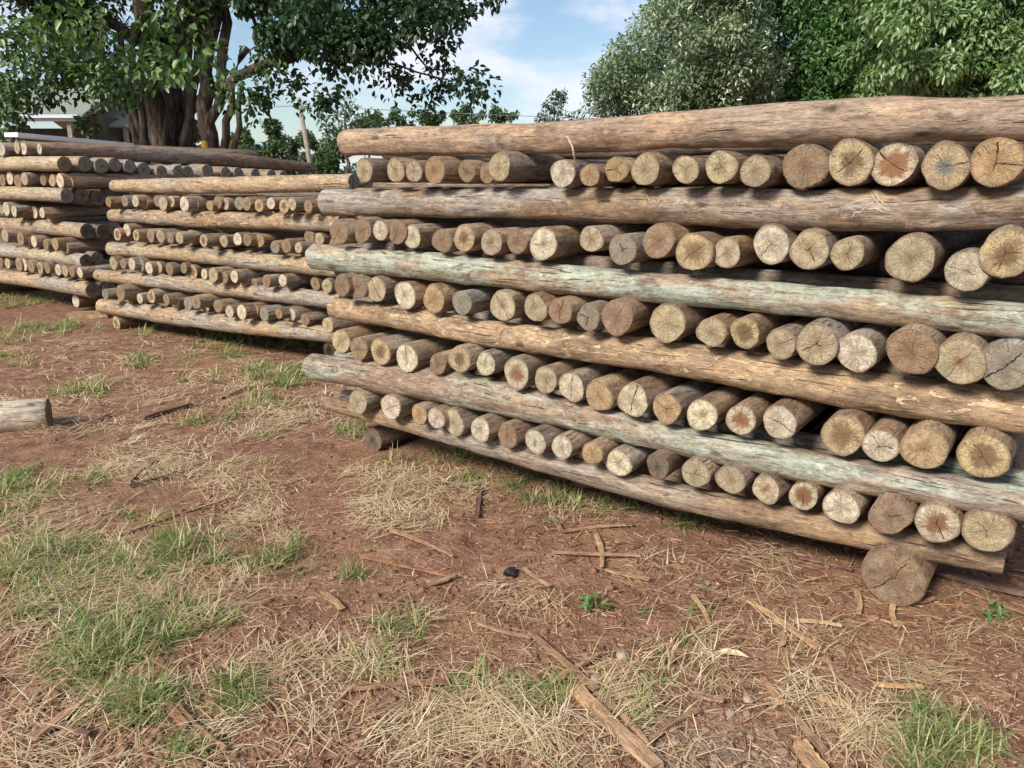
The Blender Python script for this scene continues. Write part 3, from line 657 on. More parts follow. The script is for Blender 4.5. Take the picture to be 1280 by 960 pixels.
WOODC = {'tan': (.5, .32, .18), 'brown': (.36, .22, .135), 'red': (.33, .16, .095), 'dark': (.17, .1, .075), 'pale': (.5, .38, .23)}
def gpt(px, py, up=.0):
    p, _ = on_ground(px, py); p, _ = on_ground(px, py, ground_h(p[0], p[1])); p[2] = ground_h(p[0], p[1]) + up; return p
SPL = [
 (718, 866, 822, 968, 22, 'tan', 'thick split tan plank pointing into the yard, largest offcut on the soil'),
 (757, 880, 815, 948, 12, 'brown', 'narrow brown slat pressed against the large split tan plank'),
 (664, 797, 745, 869, 9, 'brown', 'long brown splinter ending just above the large split plank'),
 (698, 852, 747, 825, 8, 'brown', 'short brown splinter crossing under the long one near the large plank'),
 (597, 783, 664, 803, 4.5, 'brown', 'thin brown sliver leading up to the long splinter'),
 (432, 866, 562, 858, 8.5, 'red', 'curved reddish bark strip lying level among dry straw'),
 (40, 930, 128, 868, 11, 'brown', 'brown split offcut beside the low grass tuft in the near left corner'),
 (60, 908, 112, 926, 9, 'dark', 'purplish dark bark scrap across the near left offcut'),
 (207, 884, 234, 916, 13, 'red', 'stubby reddish bark chunk below the grass tuft'),
 (222, 886, 282, 942, 5, 'brown', 'thin curved bark strip beside the stubby reddish chunk'),
 (936, 755, 1022, 816, 8, 'tan', 'tan splinter pointing at the thick support log, upper of the right side'),
 (994, 781, 1053, 788, 5.5, 'pale', 'pale pointed chip level beside the tan splinter'),
 (975, 795, 978, 812, 8, 'brown', 'tiny square chip under the tan splinter'),
 (984, 782, 992, 806, 6, 'brown', 'small slanting chip leaning on the tan splinter'),
 (952, 853, 1032, 950, 10, 'brown', 'long brown slat running down to the near edge by the straw tuft'),
 (1000, 938, 1024, 972, 24, 'tan', 'broad orange brown bark slab at the near edge'),
 (1022, 878, 1076, 888, 7, 'tan', 'short tan strip left of the pale straw tuft'),
 (866, 749, 889, 796, 6, 'tan', 'upright looking tan stick alone on bare soil'),
 (690, 694, 800, 699, 4.5, 'brown', 'long bowed bark strip on bare soil before the bottom pole'),
 (702, 668, 790, 660, 5, 'brown', 'brown strip close under the lowest pole of the nearest stack'),
 (745, 672, 752, 712, 7, 'tan', 'tan chip standing across the bowed bark strips'),
 (757, 716, 812, 730, 5, 'brown', 'thin brown strip below the bowed bark strip'),
 (452, 699, 570, 726, 5, 'red', 'thin reddish stem across the straw in the centre left'),
 (488, 666, 566, 700, 4.5, 'brown', 'slim brown stick above the reddish stem'),
 (534, 733, 568, 724, 8, 'brown', 'dull brown bark flake at the tip of the reddish stem'),
 (148, 673, 306, 622, 5, 'brown', 'long thin brown stick beyond the big left grass patch'),
 (158, 606, 196, 580, 9, 'brown', 'brown offcut in front of the straw heap'),
 (160, 611, 222, 594, 4, 'dark', 'dark twig beside the offcut by the straw heap'),
 (178, 525, 240, 508, 6, 'dark', 'dark bark strip halfway to the middle stack'),
 (88, 541, 138, 520, 5, 'dark', 'dark crooked bark strip right of the lone grey log'),
 (205, 465, 300, 462, 5, 'red', 'reddish long strip in front of the middle stack'),
 (276, 500, 312, 484, 5, 'brown', 'small brown stick short of the far grass patch'),
 (601, 608, 596, 650, 6, 'dark', 'dark stick pointing at the lowest pole of the nearest stack'),
 (1160, 718, 1300, 752, 14, 'dark', 'broad dark bark strip beside the thick support log'),
 (1190, 706, 1300, 722, 7, 'dark', 'narrow dark bark strip nearest the lowest pole end'),
 (1205, 742, 1300, 778, 6, 'red', 'reddish bark ribbon below the broad dark strip'),
 (1130, 755, 1168, 753, 6, 'red', 'small red chip touching the thick support log'),
 (1116, 760, 1121, 788, 6, 'tan', 'small upright tan chip below the thick support log'),
 (1070, 744, 1073, 772, 6, 'tan', 'small tan chip left of the thick support log'),
 (1148, 832, 1182, 882, 7, 'brown', 'brown stick above the right corner grass'),
 (1137, 852, 1146, 832, 9, 'brown', 'short brown chip beside the stick above the corner grass'),
 (1092, 861, 1152, 864, 6, 'tan', 'tan strip lying level above the corner grass'),
 (1182, 908, 1196, 878, 9, 'tan', 'pointed tan chip stuck in the corner grass'),
 (1208, 888, 1256, 924, 7, 'dark', 'dark stick on the far side of the corner grass'),
 (812, 932, 872, 893, 8, 'brown', 'brown stick right of the large split plank'),
 (868, 870, 905, 880, 8, 'brown', 'dull chip above the sandy patch'),
 (655, 714, 688, 737, 5, 'brown', 'thin chip beside the black scrap'),
 (686, 640, 702, 668, 5, 'brown', 'little chip under the middle of the lowest pole'),
 (404, 745, 428, 768, 7, 'brown', 'slanting brown bark flake among straw in the centre left'),
 (1000, 700, 1065, 716, 7, 'dark', 'dark bark strip half in the shade left of the support log'),
]
for (x1, y1, x2, y2, w, c, lb) in SPL:
    a, b = gpt(x1, y1, .011), gpt(x2, y2, .014)
    t = on_ground((x1 + x2) / 2, (y1 + y2) / 2)[1]
    ww = max(w * t / F, .008) * 1.2
    nm = 'bark_strip' if 'bark' in lb or 'ribbon' in lb else ('stick' if 'stick' in lb or 'twig' in lb or 'stem' in lb else 'wood_offcut')
    bar(nm, a, b, ww, max(.008, ww * random.uniform(.22, .4)), BARK, lb, nm.replace('_', ' '), 'wood scraps on the soil', jag=.16, sag=random.uniform(-.012, .012), seg=7, taper=(random.uniform(.6, 1), random.uniform(.5, 1)), twist=random.uniform(-.25, .25),
        color=WOODC[c], props={'grey': random.uniform(0, .25), 'peel': .15})
# pale dead leaf, black scrap
LEAFD = mat_simple('dry_leaf', (.58, .46, .3), .7, .2, 30)
p = gpt(915, 822, .012)
lv = [(-.055, 0, 0), (-.02, -.016, .008), (.02, -.014, .01), (.055, 0, .002), (.02, .014, .012), (-.02, .016, .01), (0, 0, .0)]
tag(mesh_obj('dead_leaf', lv, [[0, 1, 6], [1, 2, 6], [2, 3, 6], [3, 4, 6], [4, 5, 6], [5, 0, 6]], LEAFD, None, p, (0, 0, -.35)), 'pale dry fallen leaf lying flat on the brown soil', 'leaf')
BLACK = mat_simple('black_rubbish', (.02, .02, .024), .5, .4, 60)
def blob(c, rx, ry, rz, seed, n=1):
    import bmesh
    bm = bmesh.new(); bmesh.ops.create_icosphere(bm, subdivisions=2, radius=1)
    V = [];
    for v in bm.verts:
        k = 1 + .35 * mnoise.noise(v.co * 1.6 + Vector((seed, seed, 0))); V.append((v.co.x * rx * k, v.co.y * ry * k, v.co.z * rz * k))
    Fc = [[v.index for v in f.verts] for f in bm.faces]; bm.free(); return V, Fc
V, Fc = blob(None, .028, .02, .017, 5.0)
V = [tuple(Vector(v) * (1 + .9 * mnoise.noise(Vector(v) * 70))) for v in V]
tag(mesh_obj('black_scrap', V, Fc, BLACK, None, gpt(640, 720, .014)), 'small crumpled black scrap of rubbish on bare soil', 'rubbish')
STONE = mat_simple('grey_brown_stone', (.3, .22, .17), .9, .25, 25)
for (x, y, s, lb) in [(778, 822, .026, 'pale stone above the straw by the large plank'), (746, 853, .026, 'brown stone right of the long splinter'), (935, 876, .02, 'rounded grey brown stone above the sandy patch'), (912, 893, .018, 'flat stone at the upper edge of the sandy patch'),
                      (938, 923, .014, 'small stone on the sandy patch'), (992, 822, .016, 'small grey stone at the foot of the tan splinter'), (842, 930, .016, 'small round stone right of the brown stick'), (600, 826, .012, 'little pebble on bare soil beside the straw')]:
    V, Fc = blob(None, s, s * .75, s * .6, x * .1)
    tag(mesh_obj('stone', V, Fc, STONE, None, gpt(x, y, s * .3), (0, 0, x), smooth=False), lb, 'stone', 'loose stones')

# ------------------------------------------------------------------ grass, straw, chips (stuff)
def inv_px(x, y, z=0):
    dx, dy, dz = x, y, z - HC; dep = dy * CP - dz * SP; up = dy * SP + dz * CP
    return 640 + F * dx / dep, 480 - F * up / dep
def blades(specs, seg=3):
    """specs: list of (root xyz, heading, length, lean 0..1, width, curl, tint)."""
    n = len(specs); rows = seg + 1
    root = np.array([s[0] for s in specs]); hd = np.array([s[1] for s in specs]); L = np.array([s[2] for s in specs]); lean = np.array([s[3] for s in specs])
    w = np.array([s[4] for s in specs]); curl = np.array([s[5] for s in specs]); tint = np.array([s[6] for s in specs])
    V = np.zeros((n, rows, 2, 3)); pos = root.copy(); el = lean.copy(); h2 = hd.copy()
    for k in range(rows):
        f = 1 - (k / seg) ** 1.6 * .85
        side = np.stack([-np.sin(h2), np.cos(h2), np.zeros(n)], 1) * (w * f / 2)[:, None]
        V[:, k, 0] = pos - side; V[:, k, 1] = pos + side
        step = (L / seg)[:, None] * np.stack([np.cos(el) * np.cos(h2), np.cos(el) * np.sin(h2), np.sin(el)], 1)
        pos = pos + step; el = el - np.abs(curl); h2 = h2 + curl * .6 * np.sin(root[:, 0] * 91)
    idx = np.arange(n * rows * 2).reshape(n, rows, 2)
    f = np.stack([idx[:, :-1, 0], idx[:, :-1, 1], idx[:, 1:, 1], idx[:, 1:, 0]], -1).reshape(-1, 4)
    return V.reshape(-1, 3), f, np.repeat(tint, rows * 2)
def in_ellipse(cx, cy, rx, ry):
    while True:
        a, b = random.uniform(-1, 1), random.uniform(-1, 1)
        q = a * a + b * b
        if q < 1 and random.random() > q * .7: return cx + a * rx, cy + b * ry
def is_under(px, py):   # keep ground growth off the stacks' fronts
    return False
GREEN = [(30, 378, 50, 11, 1.3), (55, 411, 75, 8, 1.1), (0, 425, 40, 8, .8), (20, 452, 45, 8, .35), (172, 411, 26, 9, 1.0), (200, 402, 25, 7, .8), (290, 425, 45, 10, .9), (270, 413, 30, 7, .8), (345, 425, 45, 12, .7), (395, 430, 22, 12, .6), (345, 472, 48, 17, 1.0), (172, 453, 22, 10, .6), (110, 488, 40, 10, .5),
    (85, 490, 20, 7, .6), (245, 470, 40, 10, .25), (270, 440, 60, 10, .3), (330, 505, 40, 12, .35), (240, 525, 60, 10, .2), (330, 545, 20, 6, .5), (20, 625, 55, 38, .8), (115, 600, 38, 14, .7), (320, 578, 28, 10, .5), (45, 590, 30, 12, .7), (175, 648, 36, 10, .6), (105, 712, 130, 38, .75), (230, 690, 80, 22, .9), (350, 700, 55, 22, .6), (190, 780, 105, 34, .85), (120, 815, 60, 28, 1.0),
    (90, 845, 45, 10, .9), (170, 878, 52, 24, .9), (292, 868, 20, 30, 1.5), (240, 935, 40, 18, .3), (445, 718, 18, 8, 1.2), (490, 790, 55, 28, .25), (470, 840, 50, 14, .3), (600, 862, 80, 16, .25), (680, 880, 55, 22, .25), (620, 600, 65, 16, .5), (700, 622, 60, 16, .5), (730, 628, 25, 9, .8), (858, 652, 36, 13, 1.2), (790, 640, 35, 8, .4), (440, 540, 20, 12, .8), (565, 572, 40, 10, .5), (500, 580, 30, 8, .2),
    (1190, 928, 85, 24, .75), (1150, 890, 30, 14, .6), (1160, 950, 60, 20, .7), (1255, 775, 20, 7, .4), (880, 770, 12, 5, .5), (800, 905, 25, 20, .3), (820, 850, 25, 16, .25), (850, 800, 15, 8, .5), (25, 690, 60, 40, .4), (60, 760, 80, 40, .3)]
gs = []
for cx, cy, rx, ry, dn in GREEN:
    for _ in range(int(math.ceil(rx * ry * 3.14 * dn * (.0082 if cy > 560 else .026)))):
        px, py = in_ellipse(cx, cy, rx, ry)
        if py < 345: continue
        q = gpt(px, py); t = math.hypot(q[0], q[1]); far = max(1, min(1.7, t / 4))
        tuft = random.uniform(.5, 1.15); tint0 = random.uniform(0, .45); dryness = random.choice([.1, .25, .45, .75])
        lay = random.uniform(0, 6.28); layk = random.uniform(0, .9); spread = random.uniform(.012, .035)
        for _b in range(int(random.uniform(14, 30))):
            h = random.uniform(0, 6.28)
            if random.random() < layk: h = lay + random.gauss(0, .7)
            L = random.uniform(.04, .15) * tuft * (1.0 if t < 5 else 1.2)
            dry = random.random() < dryness
            gs.append(((q[0] + random.gauss(0, spread), q[1] + random.gauss(0, spread), q[2] - .004), h, L, random.choice([random.uniform(.1, .7), random.uniform(.5, 1.3)]), random.uniform(.0026, .0068) * far, random.uniform(.1, .55), min(.72, tint0 + random.uniform(0, .3)) if not dry else random.uniform(.8, 1)))
GRASS = mat_leaf('grass_blade', [(0, (.09, .155, .05)), (.35, (.17, .245, .075)), (.7, (.31, .35, .12)), (.8, (.42, .35, .18)), (1, (.58, .48, .3))], .5, .3, .35)
V, f, t = blades(gs); o = mesh_obj('grass', V, f, GRASS); set_tint(o, t); tag(o, 'patchy green grass growing on the red soil', 'grass', kind='stuff')
STRAWH = [(190, 572, 85, 26, 2.4), (160, 590, 60, 18, 1.8), (255, 600, 50, 18, 1.4), (330, 600, 60, 28, 1.0), (290, 640, 60, 24, .9), (60, 660, 90, 40, 1.0), (120, 720, 140, 50, .8), (60, 790, 90, 60, .7), (250, 740, 120, 40, .8), (520, 620, 90, 30, 1.8), (470, 600, 60, 25, 1.3), (500, 645, 70, 25, 1.6), (640, 585, 120, 26, .5), (330, 660, 80, 30, .8), (480, 800, 90, 50, .6), (400, 840, 110, 40, .6), (600, 880, 110, 50, .8), (540, 930, 100, 40, .7),
    (690, 910, 70, 45, .9), (770, 845, 40, 30, 1.1), (800, 870, 60, 40, .7), (860, 800, 60, 40, .6), (1070, 915, 36, 22, 2.4), (1000, 880, 70, 40, .5), (900, 850, 50, 30, .8), (330, 880, 100, 60, .35), (640, 760, 60, 30, .5), (90, 880, 90, 60, .4), (300, 500, 120, 40, .5), (350, 520, 60, 30, .5), (420, 470, 40, 30, .4), (240, 460, 150, 30, .25), (700, 640, 100, 30, .4), (1190, 870, 80, 50, .3), (1230, 800, 60, 30, .3), (160, 960, 160, 30, .3), (850, 940, 60, 20, .5), (150, 430, 170, 30, .9), (250, 480, 180, 50, .9), (380, 520, 120, 50, .9), (100, 520, 120, 40, .9), (60, 450, 100, 30, .7), (1100, 820, 200, 60, .25), (900, 720, 200, 50, .2)]
st = []
def straw(px, py, lift=.0, big=1.0):
    q = gpt(px, py); fw = max(1, q[1] / 3.2); L = random.choice([random.uniform(.015, .05), random.uniform(.03, .12), random.uniform(.06, .2)]) * big
    st.append(((q[0], q[1], q[2] + .003 + random.uniform(0, lift)), random.uniform(0, 6.28), L, random.uniform(-.05, .22), random.uniform(.0012, .0034) * fw, random.uniform(-.2, .2), random.random()))
for cx, cy, rx, ry, dn in STRAWH:
    if cy > 770 and dn < 2: dn *= .55
    for _ in range(int(rx * ry * 3.14 * dn * .05)):
        if random.random() < .35: straw(*in_ellipse(cx, cy, rx, ry), lift=.012)
    for _ in range(int(rx * ry * 3.14 * dn * .0019) + 1):
        q = gpt(*in_ellipse(cx, cy, rx, ry)); hd0 = random.uniform(0, 6.28); fw = max(1, q[1] / 3.2); spr = random.uniform(.015, .07) * fw; tn = random.uniform(0, .6); sg = random.choice([.25, .5, 1.2])
        for _b in range(int(random.uniform(8, 46))):
            L = random.uniform(.03, .17); x, y = q[0] + random.gauss(0, spr), q[1] + random.gauss(0, spr)
            st.append(((x, y, ground_h(x, y) + .003 + random.uniform(0, .022)), hd0 + random.gauss(0, sg) + random.choice([0, 3.14]), L, random.uniform(-.08, .35), random.uniform(.0012, .0042) * fw, random.uniform(-.3, .3), min(1, tn + random.uniform(0, .5))))
for _ in range(5500):
    px = random.uniform(-30, 1310); py = 380 + 610 * math.sqrt(random.random())
    if px > 760 and random.random() < .45: continue
    straw(px, py, .006, .75)
STRAW = mat_leaf('dry_straw', [(0, (.3, .19, .1)), (.4, (.5, .37, .22)), (.8, (.66, .53, .34)), (1, (.78, .68, .5))], .65, .12, .25)
V, f, t = blades(st); o = mesh_obj('straw', V, f, STRAW); set_tint(o, t); tag(o, 'dry straw and grass stalks strewn over the soil', 'straw', kind='stuff')
# wood chips, crumbs of bark and clods
cv, cf, ct = [], [], []
for _ in range(11000):
    px = random.uniform(-30, 1310); py = 390 + 600 * math.sqrt(random.random())
    if py < 560 and random.random() < .5: py = random.uniform(395, 560)
    q = gpt(px, py); a = random.uniform(0, 6.28); far = max(1, q[1] / 3.5); L = random.uniform(.003, .013) * far; w = random.uniform(.0012, .004) * far; h = random.uniform(.001, .003)
    if random.random() < .07: L *= 2.4; w *= 1.5
    ca, sa = math.cos(a), math.sin(a); o_ = len(cv); tz = random.uniform(-.3, .3)
    for sx, sy, sz in ((-1, -1, 0), (1, -1, 0), (1, 1, 0), (-1, 1, 0), (-.8, -.7, 1), (.9, -.8, 1), (.8, .9, 1), (-.9, .7, 1)):
        x, y = sx * L * random.uniform(.4, 1.1), sy * w * random.uniform(.3, 1.2)
        cv.append((q[0] + x * ca - y * sa, q[1] + x * sa + y * ca, q[2] + .001 + sz * h + x * tz * .6))
    for g in ((4, 5, 6, 7), (0, 1, 5, 4), (1, 2, 6, 5), (2, 3, 7, 6), (3, 0, 4, 7)): cf.append([o_ + k for k in g])
    ct += [random.random()] * 8
for _ in range(2300):
    if random.random() < .55: px, py = random.uniform(640, 1300), random.uniform(640, 980)
    else: px = random.uniform(-30, 1300); py = random.uniform(420, 980)
    if random.random() < .25: px = random.uniform(480, 1290); py = 575 + (px - 480) * .235 + random.uniform(10, 60)
    q = gpt(px, py); a = random.choice([random.uniform(0, 6.28), random.gauss(-.6, .5)]); L = random.uniform(.01, .038) * max(1, q[1] / 4); w = random.uniform(.0016, .005); h = random.uniform(.001, .004)
    ca, sa = math.cos(a), math.sin(a); n_ = 5; o_ = len(cv); bend = random.uniform(-.25, .25); tv = random.choice([random.uniform(0, .5), random.uniform(.4, .95)])
    for i_ in range(n_):
        sx = -1 + 2 * i_ / (n_ - 1); wk = w * (1 - .6 * abs(sx) ** 2) * random.uniform(.6, 1.2)
        for sy, sz in ((-1, 0), (1, 0), (.7, 1), (-.7, 1)):
            x, y = sx * L, sy * wk + bend * L * sx * sx
            cv.append((q[0] + x * ca - y * sa, q[1] + x * sa + y * ca, q[2] + .002 + sz * h)); ct.append(tv)
        if i_:
            b0 = o_ + 4 * (i_ - 1)
            for k_ in range(4): cf.append([b0 + k_, b0 + (k_ + 1) % 4, b0 + 4 + (k_ + 1) % 4, b0 + 4 + k_])
CHIP = mat_leaf('bark_chip', [(0, (.1, .05, .03)), (.5, (.24, .12, .07)), (.85, (.36, .21, .125)), (1, (.55, .43, .28))], .85, 0, .2)
o = mesh_obj('wood_chips', cv, np.array(cf), CHIP, smooth=False); set_tint(o, ct); tag(o, 'small bark and wood chips scattered over the soil', 'chips', kind='stuff')
cv, cf, n0 = [], [], 0
ico = blob(None, 1, 1, 1, 3.3)
import bmesh as _bm
b_ = _bm.new(); _bm.ops.create_icosphere(b_, subdivisions=1, radius=1); icv = np.array([v.co[:] for v in b_.verts]); icf = np.array([[v.index for v in f_.verts] for f_ in b_.faces]); b_.free()
cvs, cfs = [], []
for _ in range(4200):
    px = random.uniform(-30, 1310); py = 430 + 560 * math.sqrt(random.random())
    q = gpt(px, py); s = min(.004 + random.expovariate(1 / .004), .022)
    k = 1 + rng.uniform(-.3, .3, len(icv)); v = icv * k[:, None] * np.array([s, s * rng.uniform(.7, 1), s * .7]) + np.array([q[0], q[1], q[2] + s * .15])
    cfs.append(icf + n0); cvs.append(v); n0 += len(icv)
tag(mesh_obj('soil_clods', np.concatenate(cvs), np.concatenate(cfs), SOIL, smooth=False), 'crumbly clods of red soil', 'soil', kind='stuff')

# ------------------------------------------------------------------ leaves, trees
def leaf_cloud(clumps, droop=.4, wid=(.17, .26)):
    """clumps: (centre, radius, n, length, tint_lo, tint_hi). Six-point folded leaves."""
    Vs, Ts = [], []
    for c, rad, n, L, t0, t1 in clumps:
        d = rng.normal(size=(n, 3)); d /= np.linalg.norm(d, axis=1)[:, None]
        rr = rad * rng.uniform(.15, 1, n) ** .55
        p = np.asarray(c) + d * rr[:, None] * np.array([1, 1, .8])
        # leaf axis: outward, drooping
        ax = d * .6 + rng.normal(size=(n, 3)) * .55 + np.array([0, 0, -droop]); ax /= np.linalg.norm(ax, axis=1)[:, None]
        up = np.array([0, 0, 1.0]) + rng.normal(size=(n, 3)) * .45 + d * .5
        sd = np.cross(ax, up); sd /= np.linalg.norm(sd, axis=1)[:, None] + 1e-9
        nr = np.cross(sd, ax)
        l = (L * rng.uniform(.65, 1.25, n))[:, None]; w = l * rng.uniform(*wid, n)[:, None]
        lift = w * rng.uniform(.1, .6, n)[:, None]
        B = p; T = p + ax * l - nr * l * .12
        L1 = p + ax * l * .3 + sd * w + nr * lift; R1 = p + ax * l * .3 - sd * w + nr * lift
        L2 = p + ax * l * .68 + sd * w * .8 + nr * lift * .6; R2 = p + ax * l * .68 - sd * w * .8 + nr * lift * .6
        Vs.append(np.stack([B, R1, R2, T, L2, L1], 1).reshape(-1, 3))
        Ts.append(np.repeat(rng.uniform(t0, t1, n), 6))
    V = np.concatenate(Vs); n = len(V) // 6; i = np.arange(n)[:, None] * 6
    f = np.concatenate([i + np.array([[0, 1, 2, 3]]), i + np.array([[0, 3, 4, 5]])])
    return V, f, np.concatenate(Ts)
def mat_treebark():
    m = NT('rough_tree_bark'); p = m.obj()
    f_ = m.noise(m.scale3(p, (17, 17, 3.2)), 1.0, 6, .72, .6); b_ = m.noise(p, 2.2, 4, .6)
    c = m.mix(1.0, m.ramp(f_, [(.34, (.028, .022, .02)), (.5, (.115, .09, .078)), (.68, (.24, .2, .175))]), m.ramp(b_, [(.3, (.65, .62, .62)), (.7, (1.25, 1.2, 1.12))]), 'MULTIPLY')
    m.put(m.p.inputs['Base Color'], c); m.p.inputs['Roughness'].default_value = .92; m.p.inputs['Specular IOR Level'].default_value = .12
    m.bump(f_, .09, 1.0); return m.m
BARKD = mat_treebark()
def tree(name, label, cat, base, tubes, clumps, mat, droop=.4, group=None, wid=(.17, .26)):
    root = empty(name, tuple(base)); tag(root, label, cat, group)
    bl = np.asarray(base, float)
    lines = [np.asarray(t[0], float) - bl for t in tubes]
    V, Fc = multi_tube(lines, [t[1] for t in tubes], 10)
    mesh_obj('trunk', V, Fc, BARKD, root)
    V, f, t = leaf_cloud(clumps, droop, wid)
    o = mesh_obj('crown', V - bl, f, mat, root); set_tint(o, t)
    return root
def path_px(l, fwd): return [at_fwd(x, y, fwd if not isinstance(fwd, (list, tuple)) else fwd[i]) for i, (x, y) in enumerate(l)]
def wob(P, a=.05, n=3):
    P = np.asarray(P, float); s = np.linspace(0, 1, len(P)); q = np.linspace(0, 1, (len(P) - 1) * n + 1)
    o = np.stack([np.interp(q, s, P[:, k]) for k in range(3)], 1); o[1:-1] += rng.normal(size=(len(q) - 2, 3)) * a; return o

LEAF1 = mat_leaf('broad_dark_leaf', [(0, (.022, .05, .022)), (.5, (.04, .085, .03)), (.8, (.08, .15, .045)), (1, (.2, .3, .08))], .4, .25)
FT = 15.5
tubes = []
def stem(pxs, fwd, r0, r1, a=.04):
    P = wob(path_px(pxs, fwd), a); tubes.append((P, list(np.linspace(r0, r1, len(P)))))
stem([(205, 258), (205, 190), (195, 120), (180, 40), (170, -80)], FT, .27, .15)
stem([(222, 258), (222, 190), (224, 120), (228, 30), (245, -90)], FT + .2, .2, .13)
stem([(214, 258), (212, 180), (210, 110), (205, 40), (215, -60)], FT - .5, .1, .07)
stem([(228, 200), (240, 120), (246, 50), (240, -60)], FT - .4, .09, .06)
stem([(236, 250), (234, 180), (238, 140), (265, 110), (300, 95), (360, 72), (420, 52), (500, 2)], [FT, FT, FT, FT - .5, FT - 1, FT - 1.5, FT - 2, FT - 2], .13, .05)
stem([(268, 255), (264, 190), (256, 130), (262, 60), (276, -60)], FT - .6, .17, .1)
stem([(262, 180), (275, 110), (280, 30), (285, -80)], FT - .6, .09, .08)
stem([(272, 255), (282, 170), (295, 110), (310, 60)], FT - .9, .08, .05)
stem([(283, 255), (290, 180), (300, 110)], FT - .9, .07, .04)
for dx in (0, 9, 17): stem([(172 + dx, 255), (170 + dx * .9, 190), (160 + dx, 130), (150 + dx * 2, 30)], FT - 1.0, .085, .05, .03)
stem([(200, 60), (120, 20), (40, -10)], FT - .5, .12, .04)
stem([(128, 100), (130, 60), (120, 10)], FT - 2, .035, .03)
stem([(320, 85), (318, 30), (318, -40)], FT - 1, .035, .03)
stem([(380, 72), (430, 78), (500, 80), (560, 100)], FT - 2, .03, .01, .02)
stem([(440, 45), (510, 55), (545, 100)], FT - 2, .03, .01, .02)
clumps = []
for _ in range(330):
    d = rng.normal(size=3); d /= np.linalg.norm(d); rr = rng.uniform(.45, 1) ** .6
    c = np.array([-6.2, 15.3, 5.9]) + d * rr * np.array([4.3, 2.6, 2.7])
    x, y = inv_px(*c)
    if x > 470 and y > 25: continue
    if 330 < x and y > 55: continue
    if x < 165 and y > 88: continue
    if 225 < x and y > 118: continue
    if 150 < x < 335 and y > 45 and random.random() < .86: continue
    if 150 < x < 335 and y > 5 and random.random() < .4: continue
    if random.random() < (.5 if x > 215 else .2): continue
    clumps.append((c, rng.uniform(.3, .58), int(rng.uniform(150, 260)), .115, 0, .85))
for x, y in [(345, 95), (352, 60), (372, 100), (395, 60), (400, 132), (412, 122), (425, 75), (430, 35), (455, 78), (462, 48), (478, 60), (500, 20), (505, 92), (520, 40), (533, 108), (541, 15), (545, 70), (558, 98), (560, 48), (585, 102), (590, 8), (596, 110), (618, -3), (330, 118), (332, 40), (470, 15), (440, 5), (395, 15), (365, 30), (420, 100), (490, 105), (575, 20), (540, 128), (382, 118), (310, 128), (322, 140)]:
    clumps.append((at_fwd(x, y, rng.uniform(12.5, 14)), rng.uniform(.16, .42), int(rng.uniform(34, 90)), .11, 0, .5))
for x in range(340, 560, 9):
    y = 10 + rng.uniform(-30, 45) + (20 if x < 450 else 0)
    clumps.append((at_fwd(x, y, rng.uniform(12.5, 14.5)), rng.uniform(.3, .5), 190, .11, 0, .55))
for x, y in [(20, 95), (10, 110), (50, 100), (18, 55), (88, 88), (60, 60), (75, 95), (5, 150), (120, 100), (20, 178), (4, 125), (55, 30), (160, 95), (185, 80), (300, 112), (335, 75), (105, 75), (140, 95), (145, 115), (160, 115)]:
    clumps.append((at_fwd(x, y, rng.uniform(12.2, 13.8)), rng.uniform(.25, .48), int(rng.uniform(100, 170)), .11, .25, .95))
for x, y in [(108, 158), (112, 172), (95, 116), (30, 128), (50, 128), (118, 148), (26, 150), (70, 122)]: clumps.append((at_fwd(x, y, 13), .16, 22, .12, 0, .4))
for x, y in [(108, 52), (120, 30), (200, 20), (205, 55), (218, 90), (245, 66), (190, 90), (150, 60), (262, 66), (100, 20), (235, 20), (75, 20), (40, 35)]:
    clumps.append((at_fwd(x, y, rng.uniform(11, 12)), rng.uniform(.2, .34), 44, .125, .5, 1))
base = at_fwd(215, 255, FT); base[2] = 0
for i in range(len(tubes)):
    pass
tree('broadleaf_tree', 'large dark multi-stemmed tree overhanging the left stack', 'tree', base, [(np.vstack([[P[0][0], P[0][1], 0], P]), [r[0] * 1.15] + r) if P[0][2] < 1.6 else (P, r) for P, r in tubes], clumps, LEAF1, .5, None, (.24, .36))

def crown_clumps(c, rad, n, cr, per, L, t0=0, t1=1, low=-1, seedoff=0):
    out = []
    for _ in range(n):
        d = rng.normal(size=3); d /= np.linalg.norm(d)
        if d[2] < low: d[2] = abs(d[2])
        rr = rng.uniform(.35, 1) ** .5
        t = rng.uniform(t0, t1 - .25)
        out.append((np.asarray(c) + d * rr * np.asarray(rad), rng.uniform(*cr), per, L, max(0, t - .1), min(1, t + .35)))
    return out
def std_tubes(base, c, r0, clumps, k=10):
    base, c = np.asarray(base, float), np.asarray(c, float)
    top = c + np.array([0, 0, .3]); tb = [(wob([base, base * .4 + c * .6, top], .05, 4), list(np.linspace(r0, r0 * .35, 9)))]
    for q in clumps[:k]:
        s = base * .35 + c * .65; P = wob([s, (s + q[0]) / 2 + np.array([0, 0, .15]), q[0]], .04, 3); tb.append((P, list(np.linspace(r0 * .35, r0 * .06, len(P)))))
    return tb
LEAFA = mat_leaf('small_glossy_leaf', [(0, (.075, .125, .07)), (.5, (.175, .25, .14)), (1, (.34, .41, .27))], .28, .25, .8)  # greens lightened to carry silver glints on the foliage
LEAFB = mat_leaf('deep_green_leaf', [(0, (.035, .09, .035)), (.6, (.08, .175, .055)), (1, (.15, .28, .09))], .45, .25)
LEAFC = mat_leaf('long_bright_leaf', [(0, (.07, .14, .05)), (.5, (.15, .25, .09)), (1, (.3, .4, .19))], .35, .25, .6)
LEAFF = mat_leaf('distant_leaf', [(0, (.04, .07, .035)), (.5, (.07, .12, .05)), (1, (.12, .18, .08))], .55, .25)
